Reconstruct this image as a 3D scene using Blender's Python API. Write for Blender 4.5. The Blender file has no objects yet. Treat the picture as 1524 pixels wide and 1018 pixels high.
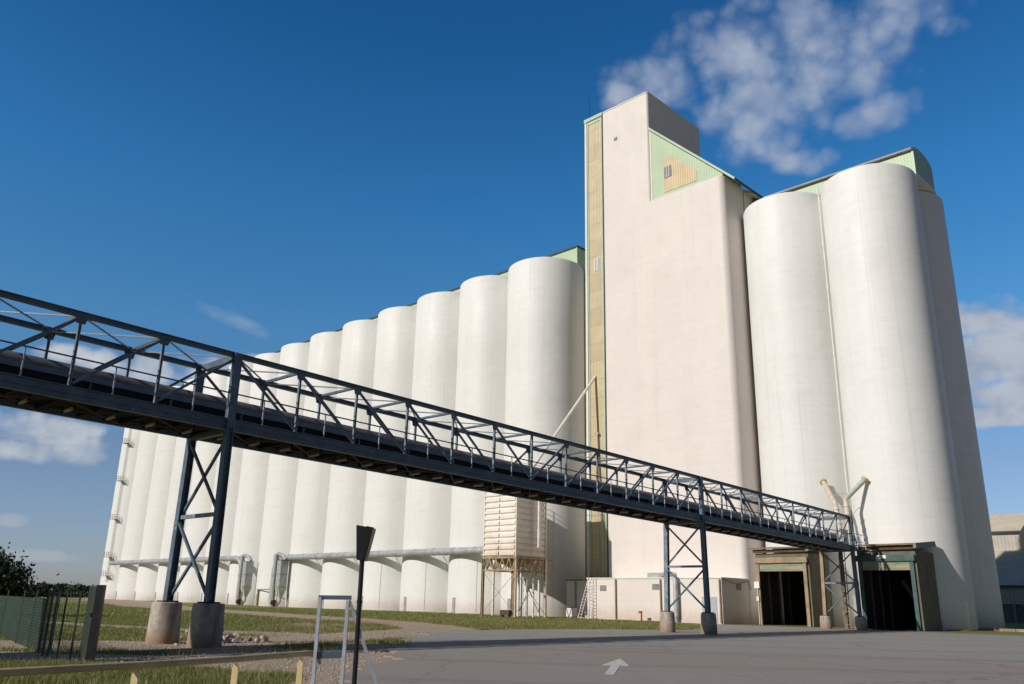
import bpy, math, random
import numpy as np
from math import sin, cos, pi, radians, sqrt, hypot, atan2
from mathutils import Vector, Matrix
random.seed(7); rng = np.random.default_rng(7)
scn = bpy.context.scene
COL = scn.collection

# ------------------------------------------------------------------ camera
PITCH, ROLL = radians(17.261), radians(1.232)
cd = bpy.data.cameras.new('camera'); cam = bpy.data.objects.new('camera', cd); COL.objects.link(cam)
F_ = Vector((0, cos(PITCH), sin(PITCH))); U_ = Vector((0, -sin(PITCH), cos(PITCH))); R_ = Vector((1, 0, 0))
RC = cos(ROLL)*R_ + sin(ROLL)*U_; UC = -sin(ROLL)*R_ + cos(ROLL)*U_
m = Matrix((RC, UC, -F_)).transposed().to_4x4(); m.translation = Vector((0, 0, 1.7))
cam.matrix_world = m
cd.sensor_width = 36; cd.lens = 1241/1524*36; cd.clip_start = .1; cd.clip_end = 9000
scn.camera = cam

# ------------------------------------------------------------------ light
SUN_AZ, SUN_EL = radians(235.5), radians(29)
sd = bpy.data.lights.new('sun', 'SUN'); so = bpy.data.objects.new('sun', sd); COL.objects.link(so)
to_sun = Vector((sin(SUN_AZ)*cos(SUN_EL), cos(SUN_AZ)*cos(SUN_EL), sin(SUN_EL)))
so.rotation_euler = to_sun.to_track_quat('Z', 'Y').to_euler(); so.location = (-40, -40, 60)
sd.energy = 3.8; sd.angle = radians(.53); sd.color = (1.0, .945, .875)

scn.view_settings.view_transform = 'Standard'; scn.view_settings.look = 'None'
scn.view_settings.exposure = 0.0; scn.view_settings.gamma = 1

# ------------------------------------------------------------------ node helpers
class NT:
    def __init__(s, nt): s.nt = nt; s.nodes = nt.nodes; s.links = nt.links
    def n(s, t, **kw):
        nd = s.nodes.new(t)
        for k, v in kw.items():
            if k.startswith('_'): setattr(nd, k[1:], v)
            else:
                key = int(k[1:]) if k[0] == 'i' and k[1:].isdigit() else k
                if isinstance(v, bpy.types.NodeSocket): s.links.new(v, nd.inputs[key])
                else: nd.inputs[key].default_value = v
        return nd
    def math(s, op, a, b=None, c=None, clamp=False):
        nd = s.nodes.new('ShaderNodeMath'); nd.operation = op; nd.use_clamp = clamp
        for i, v in enumerate((a, b, c)):
            if v is None: continue
            if isinstance(v, bpy.types.NodeSocket): s.links.new(v, nd.inputs[i])
            else: nd.inputs[i].default_value = v
        return nd.outputs[0]
    def dot(s, a, v):
        nd = s.nodes.new('ShaderNodeVectorMath'); nd.operation = 'DOT_PRODUCT'
        s.links.new(a, nd.inputs[0]); nd.inputs[1].default_value = v
        return nd.outputs['Value']
    def ramp(s, f, lo, hi, smooth=True):
        nd = s.nodes.new('ShaderNodeMapRange'); nd.interpolation_type = 'SMOOTHSTEP' if smooth else 'LINEAR'
        s.links.new(f, nd.inputs['Value']); nd.inputs['From Min'].default_value = lo; nd.inputs['From Max'].default_value = hi
        return nd.outputs['Result']
    def mix(s, f, a, b, blend='MIX'):
        nd = s.nodes.new('ShaderNodeMix'); nd.data_type = 'RGBA'; nd.blend_type = blend
        for k, v in ((0, f), (6, a), (7, b)):
            if isinstance(v, bpy.types.NodeSocket): s.links.new(v, nd.inputs[k])
            elif k == 0: nd.inputs[0].default_value = v
            else: nd.inputs[k].default_value = (*v, 1) if len(v) == 3 else v
        return nd.outputs[2]
    def noise(s, vec, scale, detail=4, rough=.55, out='Fac', **kw):
        nd = s.nodes.new('ShaderNodeTexNoise')
        if vec is not None: s.links.new(vec, nd.inputs['Vector'])
        nd.inputs['Scale'].default_value = scale; nd.inputs['Detail'].default_value = detail; nd.inputs['Roughness'].default_value = rough
        for k, v in kw.items(): nd.inputs[k].default_value = v
        return nd.outputs[out]
    def scalev(s, vec, sc):
        nd = s.nodes.new('ShaderNodeVectorMath'); nd.operation = 'MULTIPLY'
        s.links.new(vec, nd.inputs[0]); nd.inputs[1].default_value = sc
        return nd.outputs[0]

# ------------------------------------------------------------------ world: sky and clouds
w = bpy.data.worlds.new('World'); scn.world = w; w.use_nodes = True
T = NT(w.node_tree); T.nodes.clear()
sky = T.n('ShaderNodeTexSky', _sky_type='NISHITA'); sky.sun_disc = False
sky.sun_elevation = SUN_EL; sky.sun_rotation = SUN_AZ
sky.altitude = 100; sky.air_density = 1.0; sky.dust_density = .5; sky.ozone_density = 2.2
geo = T.n('ShaderNodeTexCoord').outputs['Generated']
def blob(c, wd, ht, tilt=0.):
    c = Vector(c).normalized(); u = Vector((c.y, -c.x, 0)).normalized(); v = u.cross(c).normalized()
    if v.z < 0: v = -v
    u2 = cos(tilt)*u + sin(tilt)*v; v2 = -sin(tilt)*u + cos(tilt)*v
    a = T.dot(geo, tuple(u2/wd)); b = T.dot(geo, tuple(v2/ht))
    r2 = T.math('ADD', T.math('MULTIPLY', a, a), T.math('MULTIPLY', b, b))
    front = T.math('GREATER_THAN', T.dot(geo, tuple(c)), 0)
    return T.math('MULTIPLY', T.math('SUBTRACT', 1.0, r2, clamp=True), front)
wv = T.n('ShaderNodeVectorMath', _operation='ADD', i0=geo, i1=T.scalev(T.noise(geo, 28., 3, .5, 'Color'), (.02, .02, .02))).outputs[0]
v1_ = T.n('ShaderNodeTexVoronoi', _feature='SMOOTH_F1', Vector=wv, Scale=22.); v1_.inputs['Smoothness'].default_value = .55
v2_ = T.n('ShaderNodeTexVoronoi', _feature='F1', Vector=wv, Scale=52.)
BILLOW = T.math('SUBTRACT', 1.05, T.math('ADD', T.math('MULTIPLY', v1_.outputs['Distance'], .85), T.math('MULTIPLY', v2_.outputs['Distance'], .35)))
def cloud(blobs, nscale, thr, soft, stretch=(1, 1, 1.6), rough=.6, gain=.9, seed=0., puff=0.):
    acc = None
    for b in blobs:
        x = blob(*b); acc = x if acc is None else T.math('MAXIMUM', acc, x)
    n = T.noise(T.n('ShaderNodeVectorMath', _operation='ADD', i0=T.scalev(geo, stretch), i1=(seed, seed*.7, seed*1.3)).outputs[0], nscale, 9, rough)
    if puff:
        n = T.math('ADD', T.math('MULTIPLY', n, .45), T.math('MULTIPLY', BILLOW, .60))
    s = T.math('ADD', T.math('MULTIPLY', acc, gain), n)
    gate = T.math('MULTIPLY', acc, 6., clamp=True)
    return T.math('MULTIPLY', T.ramp(s, thr, thr+soft), gate), n
# the broken altocumulus at the top right
B_ = lambda x, y, z, wd, ht, tl=0.: ((x, y, z), wd, ht, tl)
c1, n1 = cloud([B_(0.1445, 0.8154, 0.5605, 0.065, 0.045), B_(0.1943, 0.7962, 0.5729, 0.08, 0.06), B_(0.2340, 0.7720, 0.5910, 0.09, 0.08), B_(0.2543, 0.8045, 0.5367, 0.075, 0.07), B_(0.2715, 0.8199, 0.5041, 0.07, 0.045), B_(0.2949, 0.7579, 0.5819, 0.11, 0.1), B_(0.3099, 0.7961, 0.5198, 0.06, 0.055), B_(0.3399, 0.7454, 0.5735, 0.1, 0.085), B_(0.3796, 0.7206, 0.5802, 0.09, 0.06), B_(0.4012, 0.7658, 0.5026, 0.05, 0.028), B_(0.3688, 0.7824, 0.5018, 0.05, 0.025), B_(0.3217, 0.8208, 0.4720, 0.05, 0.02)], 22., .60, .52, (1, 1, 1.1), .60, .42, puff=24.)
c2, n2 = cloud([B_(0.4948, 0.8190, 0.2905, 0.06, 0.035), B_(0.5009, 0.8276, 0.2531, 0.075, 0.05), B_(0.5165, 0.8290, 0.2144, 0.05, 0.03), B_(0.5086, 0.8390, 0.1932, 0.055, 0.016)], 18., .66, .30, (1, 1, 1.2), .58, .62, 3., puff=16.)
c3, n3 = cloud([B_(-0.5095, 0.8448, 0.1637, 0.06, 0.025), B_(-0.4770, 0.8652, 0.1543, 0.07, 0.03), B_(-0.4866, 0.8626, 0.1381, 0.08, 0.02), B_(-0.4497, 0.8779, 0.1646, 0.03, 0.015), B_(-0.4415, 0.8667, 0.2321, 0.07, 0.022), B_(-0.3928, 0.8908, 0.2284, 0.07, 0.03), B_(-0.3480, 0.9059, 0.2412, 0.06, 0.03), B_(-0.3039, 0.9193, 0.2499, 0.05, 0.02), B_(-0.4702, 0.8499, 0.2379, 0.05, 0.018)], 20., .70, .40, (1, 1, 1.6), .6, .55, 6., puff=20.)
c4, n4 = cloud([((-.3154, .901, .2977), .060, .013, -.30)], 30., .72, .8, (1, 1, 2.5), .5, .75, 9.)
c5, n5 = cloud([((-.505, .862, .068), .03, .010, 0), ((-.48, .876, .034), .06, .009, 0)], 30., .75, .5, (1, 1, 2.5), .5, .8, 12.)
# sky grading: a polarised, deep blue day
zel = T.n('ShaderNodeSeparateXYZ', Vector=geo).outputs['Z']
def curve(pts):
    r = T.n('ShaderNodeValToRGB', Fac=zel); el = r.color_ramp.elements; el[0].position = pts[0][0]; el[0].color = (*pts[0][1], 1); el[1].position = pts[-1][0]; el[1].color = (*pts[-1][1], 1)
    for p, c in pts[1:-1]: e = el.new(p); e.color = (*c, 1)
    return r.outputs[0]
tint = curve([(0., (.36, .40, .58)), (.15, (.37, .41, .50)), (.30, (.265, .545, .69)), (.44, (.17, .54, .76)), (.60, (.09, .415, .66)), (.9, (.11, .36, .6))])
# the deep blue of the side of the sky away from the sun fades to plain daylight towards the sun's side
ydir = T.n('ShaderNodeSeparateXYZ', Vector=geo).outputs['Y']
tint = T.mix(T.ramp(ydir, .15, .66), (.16, .19, .235), tint)
skyc = T.mix(1.0, sky.outputs[0], tint, 'MULTIPLY'); skyc = T.mix(1.0, skyc, (1.72, 1.72, 1.72), 'MULTIPLY')
def over(base, fac, col, amt):
    return T.mix(T.math('MULTIPLY', fac, amt), base, col)
K = 7.2
bright = T.noise(T.scalev(geo, (1, 1, 1.3)), 20., 5, .55)
def tone(a, b): return T.mix(T.ramp(bright, .36, .66), tuple(K*x for x in a), tuple(K*x for x in b))
col = over(skyc, c1, tone((.38, .48, .69), (.58, .66, .81)), .86)
col = over(col, c2, tone((.46, .51, .60), (.72, .74, .79)), .82)
col = over(col, c3, tone((.56, .64, .74), (.90, .91, .94)), .85)
col = over(col, c4, (.55*K, .66*K, .80*K), .40)
col = over(col, c5, (.62*K, .66*K, .74*K), .45)
bg = T.n('ShaderNodeBackground', Color=col, Strength=.10)
out = T.n('ShaderNodeOutputWorld'); T.links.new(bg.outputs[0], out.inputs[0])

# ------------------------------------------------------------------ materials
def mat(name, color, rough=.7, bump=0., bscale=8., var=.12, vscale=1.5, metallic=0., spec=.4, extra=None, coord='Object'):
    ma = bpy.data.materials.new(name); ma.use_nodes = True; t = NT(ma.node_tree); t.nodes.clear()
    o = t.n('ShaderNodeOutputMaterial'); p = t.n('ShaderNodeBsdfPrincipled'); t.links.new(p.outputs[0], o.inputs[0])
    tc = t.n('ShaderNodeTexCoord').outputs[coord]
    f = t.noise(tc, vscale, 6, .6)
    dark = tuple(c*(1-var) for c in color); light = tuple(min(1, c*(1+var*.6)) for c in color)
    c = t.mix(t.ramp(f, .3, .7), dark, light)
    h = None
    if extra: c, h2 = extra(t, tc, c, p); h = h2
    t.links.new(c, p.inputs['Base Color']) if isinstance(c, bpy.types.NodeSocket) else None
    p.inputs['Roughness'].default_value = rough; p.inputs['Metallic'].default_value = metallic
    p.inputs['Specular IOR Level'].default_value = spec
    if bump or h is not None:
        b = t.n('ShaderNodeBump'); b.inputs['Strength'].default_value = max(bump, .15); b.inputs['Distance'].default_value = .03
        src = t.noise(tc, bscale, 5, .6)
        if h is not None: src = t.math('ADD', t.math('MULTIPLY', src, .5), h)
        t.links.new(src, b.inputs['Height']); t.links.new(b.outputs[0], p.inputs['Normal'])
    return ma
def silo_extra(stain_h=1.4, streak=.15, stain=(.42, .31, .25)):
    def f(t, tc, c, p):
        rnd = t.n('ShaderNodeObjectInfo').outputs['Random']
        sep = t.n('ShaderNodeSeparateXYZ', Vector=tc); z = sep.outputs['Z']
        off = t.n('ShaderNodeCombineXYZ', X=t.math('MULTIPLY', rnd, 83.), Y=t.math('MULTIPLY', rnd, 31.), Z=t.math('MULTIPLY', rnd, 47.)).outputs[0]
        tc = t.n('ShaderNodeVectorMath', _operation='ADD', i0=tc, i1=off).outputs[0]
        c = t.mix(t.math('MULTIPLY', rnd, .10), c, (.60, .60, .58))
        # pour joints of the slip form, uneven
        wz = t.math('ADD', z, t.math('MULTIPLY', t.noise(tc, .25, 2, .5), .35))
        band = t.noise(t.n('ShaderNodeCombineXYZ', Z=wz).outputs[0], 1.6, 5, .75)
        c = t.mix(t.math('MULTIPLY', t.ramp(band, .40, .70), .10), c, (.47, .45, .41))
        # vertical rain streaks
        st = t.noise(t.scalev(tc, (2.2, 2.2, .035)), 1.0, 6, .65)
        c = t.mix(t.math('MULTIPLY', t.ramp(st, .50, .78), streak), c, (.40, .37, .33))
        bl = t.noise(tc, .35, 5, .6)
        c = t.mix(t.math('MULTIPLY', t.ramp(bl, .50, .72), .13), c, (.50, .47, .42))
        b3 = t.noise(t.scalev(tc, (.9, .9, 2.4)), 1.0, 7, .7)
        c = t.mix(t.math('MULTIPLY', t.ramp(b3, .48, .72), .16), c, (.50, .48, .44))
        s3 = t.noise(t.scalev(tc, (.8, .8, .02)), 1.0, 3, .5); s4 = t.noise(t.scalev(tc, (5, 5, .03)), 1.0, 4, .6)
        c = t.mix(t.math('MULTIPLY', t.math('MULTIPLY', t.ramp(s3, .50, .65), t.ramp(s4, .50, .64)), .13), c, (.34, .31, .27))
        # splash dirt above the ground
        e = t.math('ADD', z, t.math('MULTIPLY', t.noise(t.scalev(tc, (1, 1, .5)), 1.3, 5, .6), -1.5))
        g = t.math('SUBTRACT', 1., t.ramp(e, -.6, stain_h))
        c = t.mix(t.math('MULTIPLY', g, .45), c, stain)
        hb = t.math('PINGPONG', wz, .16); hb = t.math('MULTIPLY', t.ramp(hb, 0., .02), .5)
        rr = t.math('MULTIPLY_ADD', t.noise(t.scalev(tc, (1, 1, .3)), .8, 3, .5), .3, .42)
        t.links.new(rr, p.inputs['Roughness'])
        return c, t.math('ADD', t.math('MULTIPLY', hb, .25), t.math('MULTIPLY', st, .4))
    return f
M = {}
M['silo'] = mat('painted silo concrete', (.76, .755, .725), .6, .12, 3, .03, .12, extra=silo_extra())
M['pink'] = mat('rendered tower concrete', (.73, .66, .61), .7, .15, 5, .035, .2, extra=silo_extra(1.0, .07, (.45, .30, .22)))
M['cream'] = mat('cream concrete', (.72, .69, .62), .7, .15, 5, .05, .5)
def mottled(t, tc, c, p):
    s = t.noise(t.scalev(tc, (3, 3, .4)), 1, 6, .7)
    c = t.mix(t.math('MULTIPLY', t.ramp(s, .42, .62), .65), c, (.15, .12, .10)); b2 = t.noise(t.scalev(tc, (5, 5, 1.2)), 2, 7, .75); c = t.mix(t.math('MULTIPLY', t.ramp(b2, .52, .66), .5), c, (.60, .52, .43))
    z = t.n('ShaderNodeSeparateXYZ', Vector=tc).outputs['Z']
    g = t.math('SUBTRACT', 1., t.ramp(t.math('ADD', z, t.math('MULTIPLY', s, -.5)), -.2, .5))
    c = t.mix(t.math('MULTIPLY', g, .7), c, (.30, .16, .08))
    return c, t.math('MULTIPLY', s, .7)
M['pier'] = mat('weathered pier concrete', (.42, .37, .31), .9, .5, 14, .3, 3, extra=mottled)
def ribs(pitch, axis, strength, darkc=None, seam=None, yellow=0):
    def f(t, tc, c, p):
        sep = t.n('ShaderNodeSeparateXYZ', Vector=tc); x = sep.outputs[axis]
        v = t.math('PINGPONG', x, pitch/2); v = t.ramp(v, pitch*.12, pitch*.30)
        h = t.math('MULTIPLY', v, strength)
        c = t.mix(t.math('MULTIPLY', t.math('SUBTRACT', 1., v), .38), c, darkc or (.25, .2, .12))  # shade of the grooves painted darker into the sheet colour
        st = t.noise(t.scalev(tc, (2, 2, .08)), 1.2, 5, .65)
        c = t.mix(t.math('MULTIPLY', t.ramp(st, .45, .75), .22), c, darkc or (.25, .2, .12))
        if seam:
            z = sep.outputs['Z']; q = t.math('PINGPONG', z, seam/2)
            ln = t.math('SUBTRACT', 1., t.ramp(q, .02, .10))
            c = t.mix(t.math('MULTIPLY', ln, .35), c, darkc or (.2, .15, .1))
            cell = t.n('ShaderNodeTexWhiteNoise', _noise_dimensions='1D', W=t.math('FLOOR', t.math('DIVIDE', z, seam))).outputs['Value']
            c = t.mix(t.math('MULTIPLY', t.ramp(cell, .3, 1.), .38), c, (.40, .31, .19))
            h = t.math('ADD', h, t.math('MULTIPLY', ln, -.4))
        return c, h
    return f
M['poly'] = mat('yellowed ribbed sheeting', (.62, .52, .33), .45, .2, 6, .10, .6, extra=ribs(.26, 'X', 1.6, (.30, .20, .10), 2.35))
M['green'] = mat('pale green cladding', (.47, .57, .38), .5, .1, 6, .06, .4, extra=ribs(.33, 'X', 1.4, (.30, .42, .30)))
M['greentrim'] = mat('pale green trim', (.44, .55, .42), .5, .05, 6, .08, .6)
M['patch'] = mat('tan translucent sheeting', (.62, .49, .29), .45, .2, 6, .1, .6, extra=ribs(.33, 'X', 1.4, (.4, .28, .15)))
M['roofdark'] = mat('dark roof edge', (.05, .055, .05), .7, .1, 6, .3)
M['roofgrey'] = mat('grey curved roof sheeting', (.42, .39, .36), .5, .1, 6, .1, extra=ribs(.3, 'X', 1.2))
def chip(t, tc, c, p):
    s = t.noise(tc, 2.3, 7, .7)
    c = t.mix(t.ramp(s, .60, .66), c, (.26, .30, .33))
    r = t.noise(tc, 5., 5, .7)
    c = t.mix(t.math('MULTIPLY', t.ramp(r, .66, .72), .7), c, (.16, .08, .04))
    return c, t.math('MULTIPLY', s, .3)
M['steel2'] = mat('lighter slate painted steel', (.15, .20, .255), .42, .1, 20, .2, 2.0)
M['steel'] = mat('slate blue painted steel', (.105, .150, .195), .42, .1, 20, .25, 2.0, extra=chip)
M['steelpost'] = mat('worn slate painted steel', (.20, .25, .29), .42, .1, 20, .45, 3.0, extra=chip)
M['galv'] = mat('galvanised steel', (.46, .49, .52), .42, .06, 30, .15, 6, metallic=.35)
M['galvdull'] = mat('dull zinc ducting', (.40, .41, .41), .5, .15, 10, .22, 1.5, metallic=.2)
M['belt'] = mat('weathered belt cover', (.17, .155, .15), .6, .2, 10, .25, 1.2, extra=ribs(2.64, 'X', .6, (.10, .09, .085)))
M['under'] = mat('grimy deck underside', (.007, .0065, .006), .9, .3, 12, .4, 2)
M['idler'] = mat('dusty idler roller', (.42, .39, .31), .7, .2, 12, .3, 4)
M['rubber'] = mat('black rubber belt', (.012, .012, .012), .8)
def rusty(t, tc, c, p):
    s = t.noise(t.scalev(tc, (1, 1, .45)), 1.3, 7, .7)
    c = t.mix(t.math('MULTIPLY', t.ramp(s, .46, .68), .75), c, (.48, .30, .18))
    s2 = t.noise(t.scalev(tc, (4, 4, .6)), 1.3, 6, .7)
    c = t.mix(t.math('MULTIPLY', t.ramp(s2, .60, .72), .6), c, (.24, .12, .06))
    return c, t.math('MULTIPLY', s, .5)
def rusty_light(t, tc, c, p):
    s = t.noise(t.scalev(tc, (1, 1, .6)), 1.0, 7, .7)
    c = t.mix(t.math('MULTIPLY', t.ramp(s, .52, .74), .55), c, (.52, .34, .20))
    z = t.n('ShaderNodeSeparateXYZ', Vector=tc).outputs['Z']
    g = t.math('SUBTRACT', 1., t.ramp(t.math('ADD', z, t.math('MULTIPLY', s, -5.)), 3.2, 7.0))
    c = t.mix(t.math('MULTIPLY', g, .35), c, (.50, .32, .18))
    return c, t.math('MULTIPLY', s, .4)
M['dryer'] = mat('rust stained cream sheet', (.80, .74, .66), .55, .15, 10, .06, 1.5, extra=rusty_light)
M['spoutcream'] = mat('dusty cream spout', (.62, .56, .46), .6, .15, 10, .15, 2.5, extra=rusty)
M['dryframe'] = mat('rusty tan steel frame', (.42, .30, .18), .7, .2, 14, .35, 2, extra=rusty)
M['whitesteel'] = mat('white painted steel', (.72, .70, .66), .5, .05, 20, .12, 3)
M['rail'] = mat('weathered yellow barrier tube', (.56, .42, .22), .55, .15, 14, .25, 2.2)
M['yellow'] = mat('pale yellow painted post', (.88, .68, .34), .55, .1, 20, .10, 4)
M['black'] = mat('black painted steel', (.012, .012, .013), .35, .05, 20, .2, 4)
M['lens'] = mat('smoked glass', (.02, .03, .05), .08, 0, 8, .1)
M['fence'] = mat('dark green fence steel', (.007, .036, .028), .5, .05, 20, .2, 4)
M['fence2'] = mat('green coated mesh', (.045, .085, .055), .5, .05, 20, .2, 4)
M['slat'] = mat('green grey privacy slats', (.04, .06, .04), .6, .15, 14, .25, 5)
def shedex(t, tc, c, p):
    sep = t.n('ShaderNodeSeparateXYZ', Vector=tc)
    s = t.noise(t.scalev(tc, (1.5, 1.5, .25)), 1.2, 6, .7)
    c = t.mix(t.math('MULTIPLY', t.ramp(s, .42, .68), .6), c, (.10, .075, .045))
    v = t.math('PINGPONG', sep.outputs['Y'], .12); v2 = t.math('PINGPONG', sep.outputs['X'], .12)
    return c, t.math('ADD', t.math('MULTIPLY', v, 4.), t.math('MULTIPLY', v2, 4.))
M['shed'] = mat('stained brown sheeting', (.17, .145, .10), .75, .2, 8, .2, 1.2, extra=shedex)
M['shedtan'] = mat('dusty tan fascia', (.30, .24, .155), .75, .2, 8, .25, 1.2, extra=rusty)
def door_ex(t, tc, c, p):
    s = t.noise(t.scalev(tc, (.35, 1, 4.)), 1.2, 6, .7)
    c = t.mix(t.ramp(s, .40, .62), c, (.48, .39, .24))
    z = t.n('ShaderNodeSeparateXYZ', Vector=tc).outputs['Z']
    return c, t.math('MULTIPLY', t.math('PINGPONG', z, .05), 10.)
M['roller'] = mat('faded green roller shutter', (.22, .32, .24), .6, .1, 8, .15, 1.5, extra=door_ex)
M['teal'] = mat('teal painted frame', (.055, .115, .105), .55, .1, 10, .25, 2)
M['dusty'] = mat('dusty floor and shade lining', (.055, .046, .036), .95, .2, 6, .3, 1)
M['block'] = mat('grey concrete block', (.16, .14, .11), .9, .3, 6, .2, 2)
M['rustroof'] = mat('rusted roof sheet', (.30, .20, .13), .8, .2, 8, .3, 2, extra=ribs(.2, 'X', 1.2))
M['mint'] = mat('faded mint spout', (.42, .49, .41), .55, .15, 8, .2, 2, extra=rusty)
M['ochre'] = mat('ochre flange', (.58, .44, .20), .6, .1, 8, .25, 3)
M['doorgrey'] = mat('grey metal door', (.34, .34, .335), .5, .1, 8, .2, 1.2, extra=rusty)
M['louvre'] = mat('grey louvre', (.24, .23, .21), .6, .1, 8, .2, 2)
M['glass'] = mat('dull window glass', (.14, .15, .15), .2, 0, 8, .2)
M['white'] = mat('white plate', (.78, .78, .76), .5, 0, 8, .05)
M['red'] = mat('hydrant red', (.42, .035, .02), .45, .05, 8, .15)
M['brownbox'] = mat('brown red crate', (.10, .05, .045), .7, .1, 8, .2)
M['pinksheet'] = mat('pinkish red sacking', (.42, .20, .20), .9, .3, 8, .3)
M['stone'] = mat('broken limestone', (.52, .45, .36), .9, .4, 8, .25, 3, coord='Generated')
M['whwall'] = mat('grey warehouse sheeting', (.46, .43, .37), .6, .1, 6, .12, .5, extra=ribs(.6, 'X', .7, (.26, .24, .20)))
M['whroof'] = mat('warehouse roof sheeting', (.62, .54, .42), .7, .1, 6, .1, .5, spec=.1, extra=ribs(.6, 'X', .5, (.42, .36, .28)))
M['bark'] = mat('tree bark', (.10, .075, .05), .9, .4, 12, .3)
M['downpipe'] = mat('cream downpipe', (.76, .72, .64), .55, .05, 8, .15, 1.0)
def leafmat(name, a, b):
    ma = bpy.data.materials.new(name); ma.use_nodes = True; t = NT(ma.node_tree); t.nodes.clear()
    o = t.n('ShaderNodeOutputMaterial'); p = t.n('ShaderNodeBsdfPrincipled', Roughness=.55)
    g = t.n('ShaderNodeNewGeometry')
    c = t.mix(g.outputs['Random Per Island'], a, b); t.links.new(c, p.inputs['Base Color'])
    tr = t.n('ShaderNodeBsdfTranslucent', Color=c); mx = t.n('ShaderNodeMixShader', Fac=.25)
    t.links.new(p.outputs[0], mx.inputs[1]); t.links.new(tr.outputs[0], mx.inputs[2]); t.links.new(mx.outputs[0], o.inputs[0])
    return ma
M['leaf'] = leafmat('dark leaves', (.012, .028, .008), (.045, .085, .02))
M['leaf2'] = leafmat('distant leaves', (.016, .034, .010), (.05, .075, .022))
M['grass'] = leafmat('grass blades', (.115, .155, .028), (.27, .27, .075))
M['drygrass'] = leafmat('dry grass stems', (.20, .17, .06), (.38, .31, .14))

# ------------------------------------------------------------------ mesh builder
class MB:
    def __init__(s): s.v = []; s.f = []
    def add(s, vs, fs):
        k = len(s.v); s.v += [tuple(p) for p in vs]; s.f += [tuple(i+k for i in q) for q in fs]; return s
    def box(s, x0, x1, y0, y1, z0, z1):
        return s.add([(x0,y0,z0),(x1,y0,z0),(x1,y1,z0),(x0,y1,z0),(x0,y0,z1),(x1,y0,z1),(x1,y1,z1),(x0,y1,z1)],
                     [(3,2,1,0),(4,5,6,7),(0,1,5,4),(1,2,6,5),(2,3,7,6),(3,0,4,7)])
    def bar(s, p, q, wd, ht=None, up=(0,0,1)):
        ht = ht or wd; p = Vector(p); q = Vector(q); d = (q-p).normalized(); u = Vector(up)
        if abs(d.dot(u)) > .98: u = Vector((1,0,0))
        r = d.cross(u).normalized()*wd/2; u = r.cross(d).normalized()*ht/2
        return s.add([p-r-u, p+r-u, p+r+u, p-r+u, q-r-u, q+r-u, q+r+u, q-r+u],
                     [(3,2,1,0),(4,5,6,7),(0,1,5,4),(1,2,6,5),(2,3,7,6),(3,0,4,7)])
    def ibeam(s, p, q, wd, ht, up=(0,0,1), t=.025):
        p = Vector(p); q = Vector(q); d = (q-p).normalized(); u = Vector(up)
        r = d.cross(u).normalized(); u = r.cross(d).normalized()
        o = u*(ht/2-t/2)
        s.bar(p+o, q+o, wd, t, u); s.bar(p-o, q-o, wd, t, u); s.bar(p, q, t, ht-2*t, u); return s
    def tube(s, p, q, r, n=12, r2=None, cap=True):
        p = Vector(p); q = Vector(q); r2 = r if r2 is None else r2; d = (q-p).normalized()
        a = Vector((0,0,1)) if abs(d.z) < .9 else Vector((1,0,0)); x = d.cross(a).normalized(); y = d.cross(x)
        vs = []
        for c, rr in ((p, r), (q, r2)):
            vs += [c + x*rr*cos(2*pi*i/n) + y*rr*sin(2*pi*i/n) for i in range(n)]
        fs = [(i, (i+1)%n, n+(i+1)%n, n+i) for i in range(n)]
        if cap: fs += [tuple(range(n))[::-1], tuple(range(n, 2*n))]
        return s.add(vs, fs)
    def path(s, pts, r, n=12, rings=0):
        pts = [Vector(p) for p in pts]; vs = []; fs = []
        for i, p in enumerate(pts):
            d = (pts[min(i+1, len(pts)-1)] - pts[max(i-1, 0)]).normalized()
            a = Vector((0.01,.02,1)) if abs(d.z) < .9 else Vector((.7,.7,0.02)); x = d.cross(a).normalized(); y = d.cross(x)
            if i and (vs[-n]-pts[i-1]).dot(x) < 0: x, y = -x, -y
            # keep the ring oriented with the previous one
            if i:
                best = vs[-n]-pts[i-1]; bx = best - d*best.dot(d); x = bx.normalized(); y = d.cross(x)
            vs += [p + x*r*cos(2*pi*k/n) + y*r*sin(2*pi*k/n) for k in range(n)]
        for i in range(len(pts)-1):
            fs += [(i*n+k, i*n+(k+1)%n, (i+1)*n+(k+1)%n, (i+1)*n+k) for k in range(n)]
        fs += [tuple(range(n))[::-1], tuple(range(len(vs)-n, len(vs)))]
        return s.add(vs, fs)
    def prism(s, poly, z0, z1):
        n = len(poly); vs = [(x, y, z0) for x, y in poly] + [(x, y, z1) for x, y in poly]
        return s.add(vs, [(i, (i+1)%n, n+(i+1)%n, n+i) for i in range(n)] + [tuple(range(n))[::-1], tuple(range(n, 2*n))])
    def extr(s, poly, b0, b1):        # polygon in x,z pushed along y
        n = len(poly); vs = [(x, b0, z) for x, z in poly] + [(x, b1, z) for x, z in poly]
        return s.add(vs, [(i, (i+1)%n, n+(i+1)%n, n+i)[::-1] for i in range(n)] + [tuple(range(n)), tuple(range(n, 2*n))[::-1]])
    def extrx(s, poly, a0, a1):       # polygon in y,z pushed along x
        n = len(poly); vs = [(a0, y, z) for y, z in poly] + [(a1, y, z) for y, z in poly]
        return s.add(vs, [(i, (i+1)%n, n+(i+1)%n, n+i) for i in range(n)] + [tuple(range(n))[::-1], tuple(range(n, 2*n))])
    def lathe(s, prof, c=(0,0,0), n=32, sx=1., sy=1.):
        vs = []; k = len(prof)
        for i in range(n):
            a = 2*pi*i/n
            vs += [(c[0]+r*cos(a)*sx, c[1]+r*sin(a)*sy, c[2]+z) for r, z in prof]
        fs = [(i*k+j, ((i+1)%n)*k+j, ((i+1)%n)*k+j+1, i*k+j+1) for i in range(n) for j in range(k-1)]
        return s.add(vs, fs)
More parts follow.
